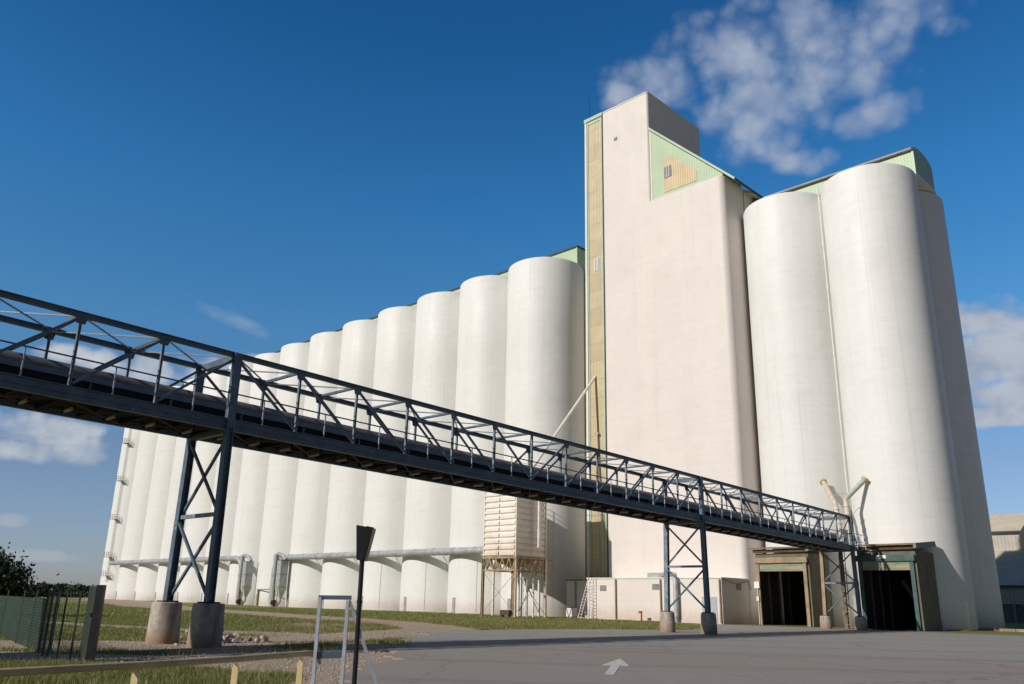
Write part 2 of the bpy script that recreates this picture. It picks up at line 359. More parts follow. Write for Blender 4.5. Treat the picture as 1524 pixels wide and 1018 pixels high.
def rrect(x0, x1, y0, y1, r, n=5, which=(1,1,1,1)):
    out = []
    for k, (cx, cy, a0) in enumerate(((x0, y0, pi), (x1, y0, 1.5*pi), (x1, y1, 0), (x0, y1, .5*pi))):
        rr = r if which[k] else 0
        ox = cx + (rr if k in (0, 3) else -rr); oy = cy + (rr if k in (0, 1) else -rr)
        if not rr: out.append((cx, cy)); continue
        out += [(ox + rr*cos(a0+.5*pi*i/n), oy + rr*sin(a0+.5*pi*i/n)) for i in range(n+1)]
    return out

class Frame:
    def __init__(s, x, y, rz): s.o = Vector((x, y, 0)); s.rz = rz; s.R = Matrix.Rotation(rz, 3, 'Z')
    def W(s, a, b, z=0): return s.o + s.R @ Vector((a, b, z))
BF = Frame(4.552, 108.866, atan2(-.70366, .71054))      # building frame: x along the silo row, y into the row
WF = Frame(0, 0, 0)
BAZ = .74
RF = Frame(-10.1157, 29.5586, pi/2 - BAZ)               # bridge frame: x along the bridge, y to its far (left) side
def mesh_obj(name, mb, material, base, frame, parent, smooth=30):
    me = bpy.data.meshes.new(name)
    bx, by, bz = base
    me.from_pydata([(x-bx, y-by, z-bz) for x, y, z in mb.v], [], mb.f); me.update()
    if smooth:
        me.polygons.foreach_set('use_smooth', [True]*len(me.polygons)); me.set_sharp_from_angle(angle=radians(smooth))
    me.materials.append(M[material] if isinstance(material, str) else material)
    o = bpy.data.objects.new(name, me); COL.objects.link(o)
    if parent: o.parent = parent
    else: o.location = frame.W(*base); o.rotation_euler = (0, 0, frame.rz)
    return o
def props(o, label, cat, group=None, kind=None):
    if label: o['label'] = label
    if cat: o['category'] = cat
    if group: o['group'] = group
    if kind: o['kind'] = kind
class Thing:
    def __init__(s, name, label, cat, base=(0,0,0), frame=BF, group=None):
        s.e = bpy.data.objects.new(name, None); COL.objects.link(s.e); s.e.empty_display_size = .5
        s.e.location = frame.W(*base); s.e.rotation_euler = (0, 0, frame.rz)
        s.base = base; s.frame = frame; props(s.e, label, cat, group)
    def part(s, name, mb, material, parent=None, smooth=30, label=None):
        o = mesh_obj(name, mb, material, s.base, s.frame, parent or s.e, smooth)
        if label: o['label'] = label
        return o
def solo(name, label, cat, mb, material, base=(0,0,0), frame=BF, group=None, smooth=30):
    o = mesh_obj(name, mb, material, base, frame, None, smooth); props(o, label, cat, group); return o
def copy_tree(o, parent=None):
    c = o.copy(); COL.objects.link(c)
    if parent: c.parent = parent
    for ch in o.children: copy_tree(ch, c)
    return c

# ------------------------------------------------------------------ ground
def ab(x, y):
    dx, dy = x-4.552, y-108.866
    return .71054*dx - .70366*dy, .70366*dx + .71054*dy
ASPH = [(-9, -40), (-6.5, -6), (-4.6, 8), (-3.7, 18.4), (-3.4, 24), (-3.6, 29), (-4.0, 36), (-4.2, 45.0), (-3.2, 50.5), (-.5, 53.5), (3.0, 57.0),
        (7.5, 60.2), (11.5, 60.8), (14.4, 63.5), (15.4, 69), (17.6, 76), (19.6, 82.3), (20.7, 83.3)]
ASPH += [tuple(BF.W(a, -6.9)[:2]) for a in (30, 60)] + [tuple(BF.W(60, 45)[:2]), (170, 90), (170, -40)]
def dens(poly, keep=18):
    out = []
    for i in range(len(poly)):
        p, q = poly[i], poly[(i+1) % len(poly)]
        n = max(1, int(hypot(q[0]-p[0], q[1]-p[1])/.35)) if i < keep else 1
        for k in range(n):
            t = k/n; j = .0 if (k == 0 and i >= keep) else 1.
            x = p[0]+(q[0]-p[0])*t; y = p[1]+(q[1]-p[1])*t
            a = (.30*sin(x*1.9+y*.8)+.22*sin(y*1.7+2)+.12*sin(y*5.1+x*3)+random.uniform(-.07, .07))*j if i < keep else 0
            out.append((x+a*.8, y+a*.6))
    return out
POLY = np.array(dens(ASPH))
def inpoly(x, y, P=POLY):
    r = np.zeros(np.shape(x), bool); n = len(P)
    for i in range(n):
        x0, y0 = P[i]; x1, y1 = P[(i+1) % n]
        c = ((y0 > y) != (y1 > y))
        with np.errstate(divide='ignore', invalid='ignore'):
            r ^= c & (x < (x1-x0)*(y-y0)/(y1-y0+1e-12)+x0)
    return r
def pdist(x, y, L):
    d = np.full(np.shape(x), 1e9)
    for (x0, y0), (x1, y1) in zip(L[:-1], L[1:]):
        dx, dy = x1-x0, y1-y0; t = np.clip(((x-x0)*dx+(y-y0)*dy)/(dx*dx+dy*dy), 0, 1)
        d = np.minimum(d, np.hypot(x-x0-t*dx, y-y0-t*dy))
    return d
def vnoise(x, y, s, seed=0):
    x = x/s+seed*17.3; y = y/s+seed*9.1; xi = np.floor(x); yi = np.floor(y); fx = x-xi; fy = y-yi
    h = lambda a, b: np.modf(np.abs(np.sin(a*127.1+b*311.7+seed)*43758.5453))[0]
    fx = fx*fx*(3-2*fx); fy = fy*fy*(3-2*fy)
    return (h(xi, yi)*(1-fx)+h(xi+1, yi)*fx)*(1-fy)+(h(xi, yi+1)*(1-fx)+h(xi+1, yi+1)*fx)*fy
def fbm(x, y, s, seed=0): return sum(vnoise(x, y, s/2**k, seed+k)*.5**(k+1) for k in range(4))/.9375
TRACK1 = [(-160, 330), (-93.7, 202), (-42, 109), (-22.4, 83), (-9.9, 67.3), (-5.6, 58.8), (-4, 53)]
TRACK2 = [(-16, 29.5), (-9.8, 31.5), (-8.0, 36), (-6.6, 41.5), (-5.2, 47), (-3.6, 52.5)]
TRACK3 = [(-14, 23.5), (-8, 23.6), (-5, 22.5), (-3.8, 26), (-4.5, 33)]
def sstep(x, a, b): t = np.clip((x-a)/(b-a), 0, 1); return t*t*(3-2*t)
def grassw(x, y):
    r = np.hypot(x, y); g = np.full(np.shape(x), .86) + (fbm(x, y, 7, 3)-.5)*1.2
    def cut(d, wd, amt):
        nonlocal g
        g = g*(1-amt*(1-sstep(d, wd*.6, wd*1.3)))
    cut(pdist(x, y, TRACK1)*np.clip(40/np.maximum(r, 1), .35, 1), 1.7, .95)
    cut(pdist(x, y, TRACK2), 1.9, .92); cut(pdist(x, y, TRACK3), 1.9, .85)
    cut(pdist(x, y, [(-20, 27), (-12, 30), (-9, 28)]), 2.4, .6)
    cut(pdist(x, y, [(-10, 38), (-8, 47), (-9, 58), (-14, 66)]), 5.0, .42); cut(pdist(x, y, [(-30, 52), (-18, 44), (-9, 40)]), 1.2, .8)
    near = (1-sstep(y, 19.2, 21.0))*sstep(-x, 4.0, 5.2); g = g+near*.8
    g = g - (1-sstep(-x, 3.2, 5.4))*(1-sstep(y, 44, 52))*.9
    a, b = ab(x, y)
    st = sstep(a, 5, 9)*(1-sstep(np.abs(b+13), 6, 9)); g = np.maximum(g, st*.95)
    g = g - (1-sstep(np.abs(b+7.0), .6, 1.6))*(a < 30)*.5*(fbm(x, y, 2.2, 8) > .45)
    g = g - sstep(r, 150, 260)*.25
    return np.clip(g, 0, 1)
def gz(x, y):
    a, b = ab(x, y); inside = sstep(a, 30, -70)
    r = np.hypot(x, y)
    z = (fbm(x, y, 3.2, 5)-.5)*.10*np.clip(r/30, .4, 1)
    z = z + sstep(-a, 40, 120)*.25 + .03
    # flat and low under the asphalt
    d = pdist(x, y, [tuple(p) for p in ASPH[:18]]); k = sstep(d, .3, 3.0)
    z = np.where(inpoly(x, y), -.05, z*k - .012*(1-k))
    return z
th = np.concatenate([np.radians(np.linspace(-180, -50, 40, endpoint=False)), np.radians(np.linspace(-50, 50, 420, endpoint=False)), np.radians(np.linspace(50, 180, 40, endpoint=False))])
rr = np.concatenate([[1.0], np.geomspace(3, 5200, 430)])
TH, RR = np.meshgrid(th, rr); GX = RR*np.sin(TH); GY = RR*np.cos(TH)
GZ = gz(GX, GY); GW = grassw(GX, GY)
nt_, nr_ = len(th), len(rr)
vs = np.stack([GX, GY, GZ], -1).reshape(-1, 3)
idx = np.arange(nr_*nt_).reshape(nr_, nt_); nx = np.roll(idx, -1, 1)
fs = np.stack([idx[:-1], idx[1:], nx[1:], nx[:-1]], -1).reshape(-1, 4)
me = bpy.data.meshes.new('ground'); me.from_pydata(vs.tolist(), [], fs.tolist() + [tuple(range(nt_))]); me.update()
at = me.attributes.new('grass', 'FLOAT', 'POINT'); at.data.foreach_set('value', GW.reshape(-1).astype(np.float32))
me.polygons.foreach_set('use_smooth', [True]*len(me.polygons))
ma = bpy.data.materials.new('field soil and turf'); ma.use_nodes = True; t = NT(ma.node_tree); t.nodes.clear()
o_ = t.n('ShaderNodeOutputMaterial'); p_ = t.n('ShaderNodeBsdfPrincipled', Roughness=.95); t.links.new(p_.outputs[0], o_.inputs[0])
p_.inputs['Specular IOR Level'].default_value = .15
tc = t.n('ShaderNodeTexCoord').outputs['Object']; ga = t.n('ShaderNodeAttribute', _attribute_name='grass').outputs['Fac']
nz = t.noise(tc, .9, 8, .68); nf = t.noise(tc, 9., 6, .7); nb = t.noise(tc, .12, 4, .6)
gf = t.ramp(t.math('ADD', ga, t.math('MULTIPLY', t.math('SUBTRACT', nz, .5), 1.3)), .38, .62)
vor = t.n('ShaderNodeTexVoronoi', Vector=tc, Scale=16.); peb = vor.outputs['Color']; pd = t.n('ShaderNodeSeparateColor', Color=peb).outputs[0]
dirt = t.mix(t.ramp(nf, .3, .7), (.27, .19, .13), (.54, .42, .31)); dirt = t.mix(t.math('MULTIPLY', t.ramp(pd, .55, 1.), .45), dirt, (.46, .40, .33))
gr = t.mix(t.ramp(nf, .3, .7), (.13, .15, .038), (.26, .255, .085)); gr = t.mix(t.math('MULTIPLY', t.ramp(nb, .45, .62), .55), gr, (.23, .19, .075))
t.links.new(t.mix(gf, dirt, gr), p_.inputs['Base Color'])
b_ = t.n('ShaderNodeBump'); b_.inputs['Strength'].default_value = .7; b_.inputs['Distance'].default_value = .05
t.links.new(t.math('ADD', nf, t.math('MULTIPLY', vor.outputs['Distance'], -.8)), b_.inputs['Height']); t.links.new(b_.outputs[0], p_.inputs['Normal'])
me.materials.append(ma); go = bpy.data.objects.new('ground', me); COL.objects.link(go); go['kind'] = 'structure'

# forecourt
me = bpy.data.meshes.new('asphalt_forecourt')
import bmesh
bm = bmesh.new(); vv = [bm.verts.new((x, y, .022)) for x, y in POLY]; fc = bm.faces.new(vv); bmesh.ops.triangulate(bm, faces=[fc]); bm.normal_update()
if bm.faces[:][0].normal.z < 0: bmesh.ops.reverse_faces(bm, faces=bm.faces[:])
ret = bmesh.ops.extrude_edge_only(bm, edges=[e for e in bm.edges if e.is_boundary])
for v in ret['geom']:
    if isinstance(v, bmesh.types.BMVert): v.co.z = -.08
bm.to_mesh(me); bm.free()
ma = bpy.data.materials.new('worn asphalt'); ma.use_nodes = True; t = NT(ma.node_tree); t.nodes.clear()
o_ = t.n('ShaderNodeOutputMaterial'); p_ = t.n('ShaderNodeBsdfPrincipled', Roughness=.85); t.links.new(p_.outputs[0], o_.inputs[0])
p_.inputs['Specular IOR Level'].default_value = .3
tc = t.n('ShaderNodeTexCoord').outputs['Object']
big = t.noise(tc, .06, 4, .55); mid = t.noise(t.scalev(tc, (.5, 1.6, 1)), .5, 6, .65); fine = t.noise(tc, 45., 4, .8); med = t.noise(tc, 6., 5, .7)
sp = t.n('ShaderNodeSeparateXYZ', Vector=tc)
# older reddish surfacing near the gate, newer grey-green surfacing towards the silos, with a wandering joint
joint = t.math('ADD', sp.outputs['Y'], t.math('MULTIPLY', t.noise(tc, .3, 4, .6), 1.6)); joint = t.math('ADD', joint, t.math('MULTIPLY', sp.outputs['X'], .22))
c = t.mix(t.ramp(joint, 36.2, 36.7), (.285, .244, .210), (.282, .272, .240))
c = t.mix(t.math('MULTIPLY', t.ramp(big, .42, .6), .28), c, (.31, .28, .25))
c = t.mix(t.math('MULTIPLY', t.ramp(mid, .50, .72), .34), c, (.185, .165, .150))
ring = t.n('ShaderNodeTexWave', Vector=tc, Scale=.045, Distortion=9., Detail=3.); ring.wave_type = 'RINGS'; ring.inputs['Detail Scale'].default_value = .35
c = t.mix(t.math('MULTIPLY', t.ramp(ring.outputs['Fac'], .86, .99), .30), c, (.17, .155, .145))
rg2 = t.noise(t.scalev(tc, (3.2, .22, 1)), .7, 5, .6)
c = t.mix(t.math('MULTIPLY', t.ramp(rg2, .60, .72), .16), c, (.40, .37, .33))
oil = t.noise(tc, 1.1, 3, .5); c = t.mix(t.math('MULTIPLY', t.ramp(oil, .70, .76), .4), c, (.12, .11, .10))
c = t.mix(t.math('MULTIPLY', t.ramp(t.noise(t.scalev(tc, (.18, 2.4, 1)), .8, 6, .7), .60, .74), .22), c, (.36, .33, .30))
c = t.mix(t.math('MULTIPLY', t.ramp(fine, .35, .75), .35), c, (.38, .36, .34)); c = t.mix(t.math('MULTIPLY', t.ramp(fine, .5, .25), .3), c, (.12, .12, .12))
jl = t.math('SUBTRACT', 1., t.ramp(t.math('ABSOLUTE', t.math('SUBTRACT', joint, 36.45)), .05, .22))
c = t.mix(t.math('MULTIPLY', jl, .55), c, (.12, .112, .105))
cr = t.n('ShaderNodeTexVoronoi', Vector=t.n('ShaderNodeVectorMath', _operation='ADD', i0=tc, i1=t.scalev(t.noise(tc, .7, 4, .6, 'Color'), (2.5, 2.5, 0))).outputs[0], Scale=.11, _feature='DISTANCE_TO_EDGE').outputs['Distance']
c = t.mix(t.math('MULTIPLY', t.math('SUBTRACT', 1., t.ramp(cr, .0, .006)), .5), c, (.09, .085, .08))
e = t.math('MULTIPLY', t.ramp(t.noise(tc, .25, 6, .7), .58, .70), .35); c = t.mix(e, c, (.38, .33, .26))
t.links.new(c, p_.inputs['Base Color'])
b_ = t.n('ShaderNodeBump'); b_.inputs['Strength'].default_value = .45; b_.inputs['Distance'].default_value = .02
t.links.new(t.math('ADD', fine, med), b_.inputs['Height']); t.links.new(b_.outputs[0], p_.inputs['Normal'])
me.materials.append(ma); ao = bpy.data.objects.new('asphalt_forecourt', me); COL.objects.link(ao); ao['kind'] = 'structure'

# painted arrow (worn white) and worn lines on the asphalt
def worn(name, colr, thr):
    ma = bpy.data.materials.new(name); ma.use_nodes = True; t = NT(ma.node_tree); t.nodes.clear()
    o_ = t.n('ShaderNodeOutputMaterial'); p_ = t.n('ShaderNodeBsdfPrincipled', Roughness=.8)
    tc = t.n('ShaderNodeTexCoord').outputs['Object']; n = t.noise(tc, 9., 6, .75)
    t.links.new(t.mix(t.ramp(n, thr, thr+.12), colr, (.15, .14, .13)), p_.inputs['Base Color']); t.links.new(p_.outputs[0], o_.inputs[0]); return ma
M['wornwhite'] = worn('worn white road paint', (.58, .56, .53), .53)
M['wornline'] = worn('nearly gone road paint', (.33, .31, .29), .45)
def flat(name, label, polys, material, z=.030):
    mb = MB()
    for P in polys:
        n = len(P); mb.add([(x, y, z-.003) for x, y in P]+[(x, y, z) for x, y in P], [tuple(range(n, 2*n)), tuple(range(n))[::-1]]+[(i, (i+1)%n, n+(i+1)%n, n+i) for i in range(n)])
    return mb
d0 = Vector((2.57, 22.0)); d1 = Vector((3.66, 28.3)); dd = (d1-d0).normalized(); pp = Vector((dd.y, -dd.x))
L_ = (d1-d0).length
def P2(u, v): q = d0+dd*u+pp*v; return (q.x, q.y)
so_ = flat('arrow', '', [[P2(0, -.12), P2(0, .12), P2(L_*.48, .12), P2(L_*.48, -.12)], [P2(L_*.48+.01, -.40), P2(L_*.48+.01, .40), P2(L_, 0)]], None)
ar = solo('road_arrow', 'worn white painted arrow on the asphalt pointing towards the silos', 'road marking', so_, 'wornwhite', (0,0,0), WF, smooth=0)
mb = flat('l', '', [[(3.03, 39.4), (5.5, 41.4), (8.05, 38.8), (6.8, 36.6), (3.6, 36.1)]], None)
solo('road_line', 'faded pale paint line on the asphalt in front of the second trestle', 'road marking', mb, 'wornline', (0,0,0), WF, smooth=0)
mb = flat('l', '', [[(13.2, 50.0), (21.5, 60.2), (21.65, 60.0), (13.4, 49.8)]], None)
solo('road_line', 'long thin worn paint line on the asphalt leading to the dark doors', 'road marking', mb, 'wornline', (0,0,0), WF, smooth=0)

# ------------------------------------------------------------------ silos
H = 46.1
def silo_mesh(r, n=96, opening=None, h=H):
    zs = [0, 6.3] + [6.3+(h-.30-6.3)*k/4 for k in range(1, 5)]
    prof = [(r, z) for z in zs] + [(r-.07, h-.12), (r-.25, h), (r-.6, h), (r-.7, h-.25)]
    mb = MB(); k = len(prof)
    for i in range(n):
        a = 2*pi*i/n; mb.v += [(q*cos(a), q*sin(a), z) for q, z in prof]
    for i in range(n):
        am = 2*pi*(i+.5)/n; x, y = r*cos(am), r*sin(am)
        for j in range(k-1):
            if j == 0 and opening and opening[0] < x < opening[1] and y < 0: continue
            mb.f.append((i*k+j, ((i+1)%n)*k+j, ((i+1)%n)*k+j+1, i*k+j+1))
    mb.v.append((0, 0, h+.4)); c = len(mb.v)-1
    for i in range(n): mb.f.append((i*k+k-1, ((i+1)%n)*k+k-1, c))
    return mb
ordw = ['first', 'second', 'third', 'fourth', 'fifth', 'sixth', 'seventh', 'eighth', 'ninth', 'tenth', 'eleventh', 'twelfth', 'thirteenth', 'fourteenth']
R1_ = 5.293
proto = Thing('grain_silo', 'x', 'silo', (0, 0, 0), BF, 'white concrete silos in the long left row')
proto.part('wall', silo_mesh(R1_), 'silo', smooth=40)
dmb = MB(); ang = radians(-97)        # small service door at the foot, facing the yard
def on_silo(mb, ang, w_, z0, z1, r, t=.05):
    cx, cy = cos(ang), sin(ang); tx, ty = -sin(ang), cos(ang)
    pts = []
    for s_, q in ((-1, r-.12), (1, r-.12), (1, r+t), (-1, r+t)): pts.append((cx*q+tx*s_*w_/2, cy*q+ty*s_*w_/2))
    mb.prism(pts, z0, z1)
on_silo(dmb, radians(-98), .62, .05, 2.0, R1_, .06)
proto.part('service_door', dmb, 'doorgrey')
for k in range(14):
    e = proto.e if k == 0 else copy_tree(proto.e)
    e.location = BF.W(-10*k, 0, 0 if k < 6 else .0)
    if k == 0: lb = 'white concrete silo behind the clad dryer, nearest the pink tower, its right side shaded'
    elif k == 13: lb = 'white concrete silo at the far left end, with a caged ladder up its side'
    else:
        lb = '%s white concrete silo counted leftwards from the pink tower, in the long row' % ordw[k]
        if k == 6: lb = 'white silo without a pipe across it, standing between the two dust cyclones'
    props(e, lb, 'silo')
# small pour joints make each silo differ: object space is shifted by their position through the origin offset only
for (a, b, lb, op) in ((34.31, 3.3, 'white silo between the pink tower and the tallest looking silo, above the first shed', (-1.6, 2.9)),
                       (43.66, 3.3, 'big white silo at the right front corner above the shed with the teal frame', (-1.5, 3.0)),
                       (43.66, 11.35, 'shaded grey silo at the far right edge behind the front corner silo', None)):
    tt = Thing('grain_silo', lb, 'silo', (a, b, 0), BF, 'silos right of the pink tower')
    mbx = silo_mesh(4.774, opening=op, h=45.4); mbx.v = [(x+a, y+b, z) for x, y, z in mbx.v]
    tt.part('wall', mbx, 'silo', smooth=40)
    if a > 40 and b < 5:
        p = MB().box(48.0, 48.3, .3, .75, 5.85, 6.25)
        q = MB(); cx = 43.66; ang = radians(-52)
        on_silo(q, ang, .5, 5.7, 6.3, 4.774, .05); q.v = [(x+43.66, y+3.3, z) for x, y, z in q.v]
        tt.part('inspection_plate', q, 'cream')
        q = MB()
        ring = [(r_*cos(2*pi*i/64)+43.66, r_*sin(2*pi*i/64)+3.3) for r_ in (5.05,) for i in range(64)]
        q.add([(x, y, z) for z in (0, .14) for x, y in ring], [(i, (i+1)%64, 64+(i+1)%64, 64+i) for i in range(64) if not (-2.0 < ring[i][0]-43.66 < 3.4 and ring[i][1] < 3.3)] )
        tt.part('footing', q, 'pier')
# valley downpipe between the two right-hand silos
mb = MB().tube((39.3, .75, 7.6), (39.3, .75, 45.2), .065, 10).tube((39.3, .75, 44.6), (39.3, .75, 45.3), .13, 10)
solo('downpipe', 'long cream downpipe in the valley between the two right hand silos', 'pipe', mb, 'downpipe', (39.3, .75, 7.6))

# ------------------------------------------------------------------ rooftop galleries
g = Thing('rooftop_gallery', 'long pale green clad conveyor gallery on top of the left silo row', 'gallery', (4.9, 1, H))
g.part('wall', MB().box(-131, 4.9, 1.0, 7.5, H, 48.6), 'green', smooth=0)
g.part('roof', MB().box(-131.1, 5.0, .86, 7.64, 48.6, 48.85), 'roofdark')
g.part('corner_trim', MB().box(4.72, 4.93, .94, 1.12, H, 48.6), 'greentrim')
g = Thing('rooftop_gallery', 'pale green clad gallery with grey curved roof on top of the right silos', 'gallery', (38, 7, 45.5))
g.part('wall', MB().box(29.7, 48.1, 4.7, 10.4, 45.75, 48.3), 'green', smooth=0)
endp = [(4.7, 45.76), (10.4, 45.76), (10.4, 48.25)] + [(7.55+2.85*cos(x), 48.25+1.0*sin(x)) for x in np.linspace(0, pi, 13)[1:-1]] + [(4.7, 48.25)]
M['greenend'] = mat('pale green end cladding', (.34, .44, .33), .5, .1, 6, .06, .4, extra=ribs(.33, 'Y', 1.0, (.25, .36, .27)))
g.part('end_wall', MB().extrx(endp, 48.1, 48.22), 'greenend', smooth=0)
arc = [(7.55+3.0*cos(x), 48.33+1.12*sin(x)) for x in np.linspace(0, pi, 17)]; arci = [(7.55+2.86*cos(x), 48.29+1.0*sin(x)) for x in np.linspace(pi, 0, 17)]
g.part('curved_roof', MB().extrx(arc+arci, 29.6, 48.05), 'roofgrey')
g.part('eaves', MB().box(29.6, 48.3, 4.5, 4.72, 48.25, 48.45), 'roofdark')
g.part('corner_trim', MB().box(48.04, 48.27, 4.62, 4.80, 45.5, 48.25), 'greentrim')
g.part('floor_slab', MB().box(29.7, 48.25, 4.75, 10.6, 45.41, 45.74), 'cream')

# ------------------------------------------------------------------ tower
tw = Thing('workhouse_tower', 'tall pinkish concrete tower rising above the silos, with a lean-to roof at its shoulder', 'tower', (20, -2, 0))
tall = tw.part('tall_wall', MB().prism(rrect(12.0, 19.3, -2, 10.6, .35, 5, (0,1,1,0)), 0, 65.3), 'pink')
low = tw.part('lower_wall', MB().prism(rrect(18.15, 29.5, -2.14, 11, .75, 7, (0,1,1,0)), -.2, 49.55), 'pink')
tw.part('parapet', MB().prism(rrect(11.97, 19.36, -2.06, 10.66, .38, 5, (0,1,1,0)), 65.3, 65.45), 'cream')
# lean-to with sloping roof
tw.part('lean_to_wall', MB().extr([(19.32, 49.56), (29.3, 49.56), (29.3, 50.0), (19.32, 59.75)], -1.75, 2.5), 'green', smooth=0)
tw.part('lean_to_roof', MB().extr([(19.32, 59.75), (31.0, 48.35), (31.0, 48.68), (19.32, 60.12)], -2.08, 2.7), 'greentrim', smooth=0)
tw.part('eaves_roof', MB().extr([(28.5, 49.6), (31.0, 48.35), (31.0, 48.68), (28.5, 49.95)], 2.7, 10.9), 'greentrim', smooth=0)
tw.part('gutter', MB().bar((31.06, -2.2, 48.42), (31.06, 10.9, 48.42), .16, .2), 'roofdark')
tw.part('corner_flashing', MB().box(19.30, 19.52, -1.80, -1.70, 49.6, 59.6), 'cream')
tw.part('sheet_patch', MB().extr([(21.25, 50.2), (25.9, 50.2), (25.9, 51.5), (22.4, 54.9), (21.3, 54.8)], -1.80, -1.77), 'patch', smooth=0)
wi = tw.part('window', MB().box(21.35, 22.40, -1.86, -1.81, 52.1, 53.6), 'louvre')
for x in (21.7, 22.05): tw.part('mullion', MB().box(x-.03, x+.03, -1.89, -1.865, 52.12, 53.58), 'white', wi)
tw.part('vent', MB().box(13.85, 14.35, -2.08, -2.003, 60.3, 60.7), 'louvre')
tw.part('downpipe', MB().path([(29.62, 2.5, 49), (29.62, 2.5, 45.4), (29.62, 3.2, 44.6), (29.62, 5.0, 44.4)], .09, 8), 'downpipe')
# stair and lift shaft, clad in yellowed sheet between green trims
sh = tw.part('shaft_wall', MB().box(8.85, 12.0, -1.72, 5, 4.2, 65.0), 'cream', smooth=0)
tw.part('pilaster', MB().box(8.83, 9.18, -2.05, -1.725, 4.3, 65.0), 'cream', smooth=0)
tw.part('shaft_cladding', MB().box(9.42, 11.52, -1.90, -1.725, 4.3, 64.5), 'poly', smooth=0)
for x0, x1 in ((9.24, 9.41), (11.53, 11.74)): tw.part('shaft_trim', MB().box(x0, x1, -1.99, -1.725, 4.3, 65.0), 'greentrim', smooth=0)
tw.part('shaft_cap', MB().box(8.78, 11.9, -2.12, 5.1, 65.0, 65.5), 'greentrim', smooth=0)
tw.part('shaft_head', MB().box(9.42, 11.52, -1.97, -1.725, 64.5, 65.0), 'greentrim', smooth=0)
wi = tw.part('louvred_window', MB().box(10.25, 11.25, -1.96, -1.905, 42.6, 44.4), 'whitesteel', smooth=0)
for x in (10.42, 10.67, 10.92, 11.1): tw.part('louvre', MB().box(x, x+.07, -1.985, -1.963, 42.65, 44.35), 'louvre', wi)
tw.part('seam_pipe', MB().tube((11.90, -2.02, 4.5), (11.90, -2.02, 65.2), .05, 8), 'bark')
tw.part('round_opening', MB().lathe([(0, 0), (.30, 0), (.30, .05), (.36, .05), (.36, -.1)], (0,0,0), 16), 'black')
o = [c for c in tw.e.children if c.name.startswith('round_opening')][0]; o.rotation_euler = (pi/2, 0, 0); o.location = (10.05-20, -1.92+2, 21.7)
tw.part('outlet_nozzle', MB().tube((10.35, -1.9, 21.5), (10.75, -2.45, 21.3), .2, 12), 'downpipe')
tw.part('link_wall', MB().box(0, 9.6, 5.5, 5.9, 0, 45), 'cream', smooth=0)
# podium
pod = tw.part('podium_wall', MB().box(12.9, 29.5, -7, -2.0, -.2, 4.2), 'pink', smooth=0)
tw.part('podium_coping', MB().box(12.8, 29.58, -7.08, -1.9, 4.2, 4.32), 'cream', smooth=0)
tw.part('annex_wall', MB().box(8.2, 12.9, -5.0, -2, -.2, 4.1), 'pink', smooth=0)
tw.part('annex_coping', MB().box(8.1, 12.8, -5.1, -1.75, 4.1, 4.2), 'bark', smooth=0)
for x in (16.86, 22.55, 29.35): tw.part('rainwater_pipe', MB().path([(x, -7.12, 4.15), (x, -7.16, 3.9), (x, -7.16, .1)], .075, 8), 'shedtan')
tw.part('rainwater_pipe', MB().tube((9.6, -5.1, 4.0), (9.6, -5.1, .1), .09, 8), 'shedtan')
for x, z in ((15.1, 3.25), (21.9, 3.4)): tw.part('vent_grille', MB().box(x-.42, x+.42, -7.05, -7.003, z-.28, z+.28), 'louvre', smooth=0)
tw.part('vent_grille', MB().box(29.503, 29.55, -4.2, -3.4, 3.2, 3.8), 'louvre', smooth=0)
tw.part('blue_grey_door', MB().box(27.3, 28.9, -7.06, -7.003, 0, 2.5), 'galv', smooth=0)
tw.part('roof_duct', MB().box(20.6, 22.4, -6.6, -6.0, 4.33, 4.8), 'galvdull', smooth=0)
dk = tw.part('exhaust_duct', MB().path([(22.4, -6.4, 4.62), (24.0, -6.9, 4.62), (24.4, -7.3, 4.55), (24.55, -7.42, 4.2), (24.55, -7.42, .55)], .24, 14), 'galvdull')
tw.part('duct_foot', MB().tube((24.55, -7.42, .55), (24.55, -7.42, .05), .16, 12), 'galvdull', dk)
tw.part('cable', MB().path([(29.58, -6.9, 4.2), (29.6, -5.8, 3.95), (29.6, -4.6, 3.75), (29.6, -3.0, 3.95), (29.6, -2.0, 4.1), (29.6, -1.6, 3.2)], .03, 6), 'black')
solo('lightning_rod', 'thin lightning rod standing on top of the stair shaft', 'rod', MB().tube((9.3, -1.5, 65.5), (9.3, -1.5, 70.2), .035, 6, .012), 'black', (9.3, -1.5, 65.5))
# ladder cage on the shaft above the podium
lc = Thing('cage_ladder', 'pale steel ladder frame against the foot of the yellow stair shaft', 'ladder', (11.2, -2.2, 4.33))
for x in (10.75, 11.3):
    lc.part('stile', MB().bar((x, -2.3, 4.3), (x, -2.3, 11.9), .05), 'greentrim')
for k in range(8): lc.part('rung', MB().bar((10.75, -2.3, 4.9+k*.9), (11.3, -2.3, 4.9+k*.9), .035), 'greentrim')
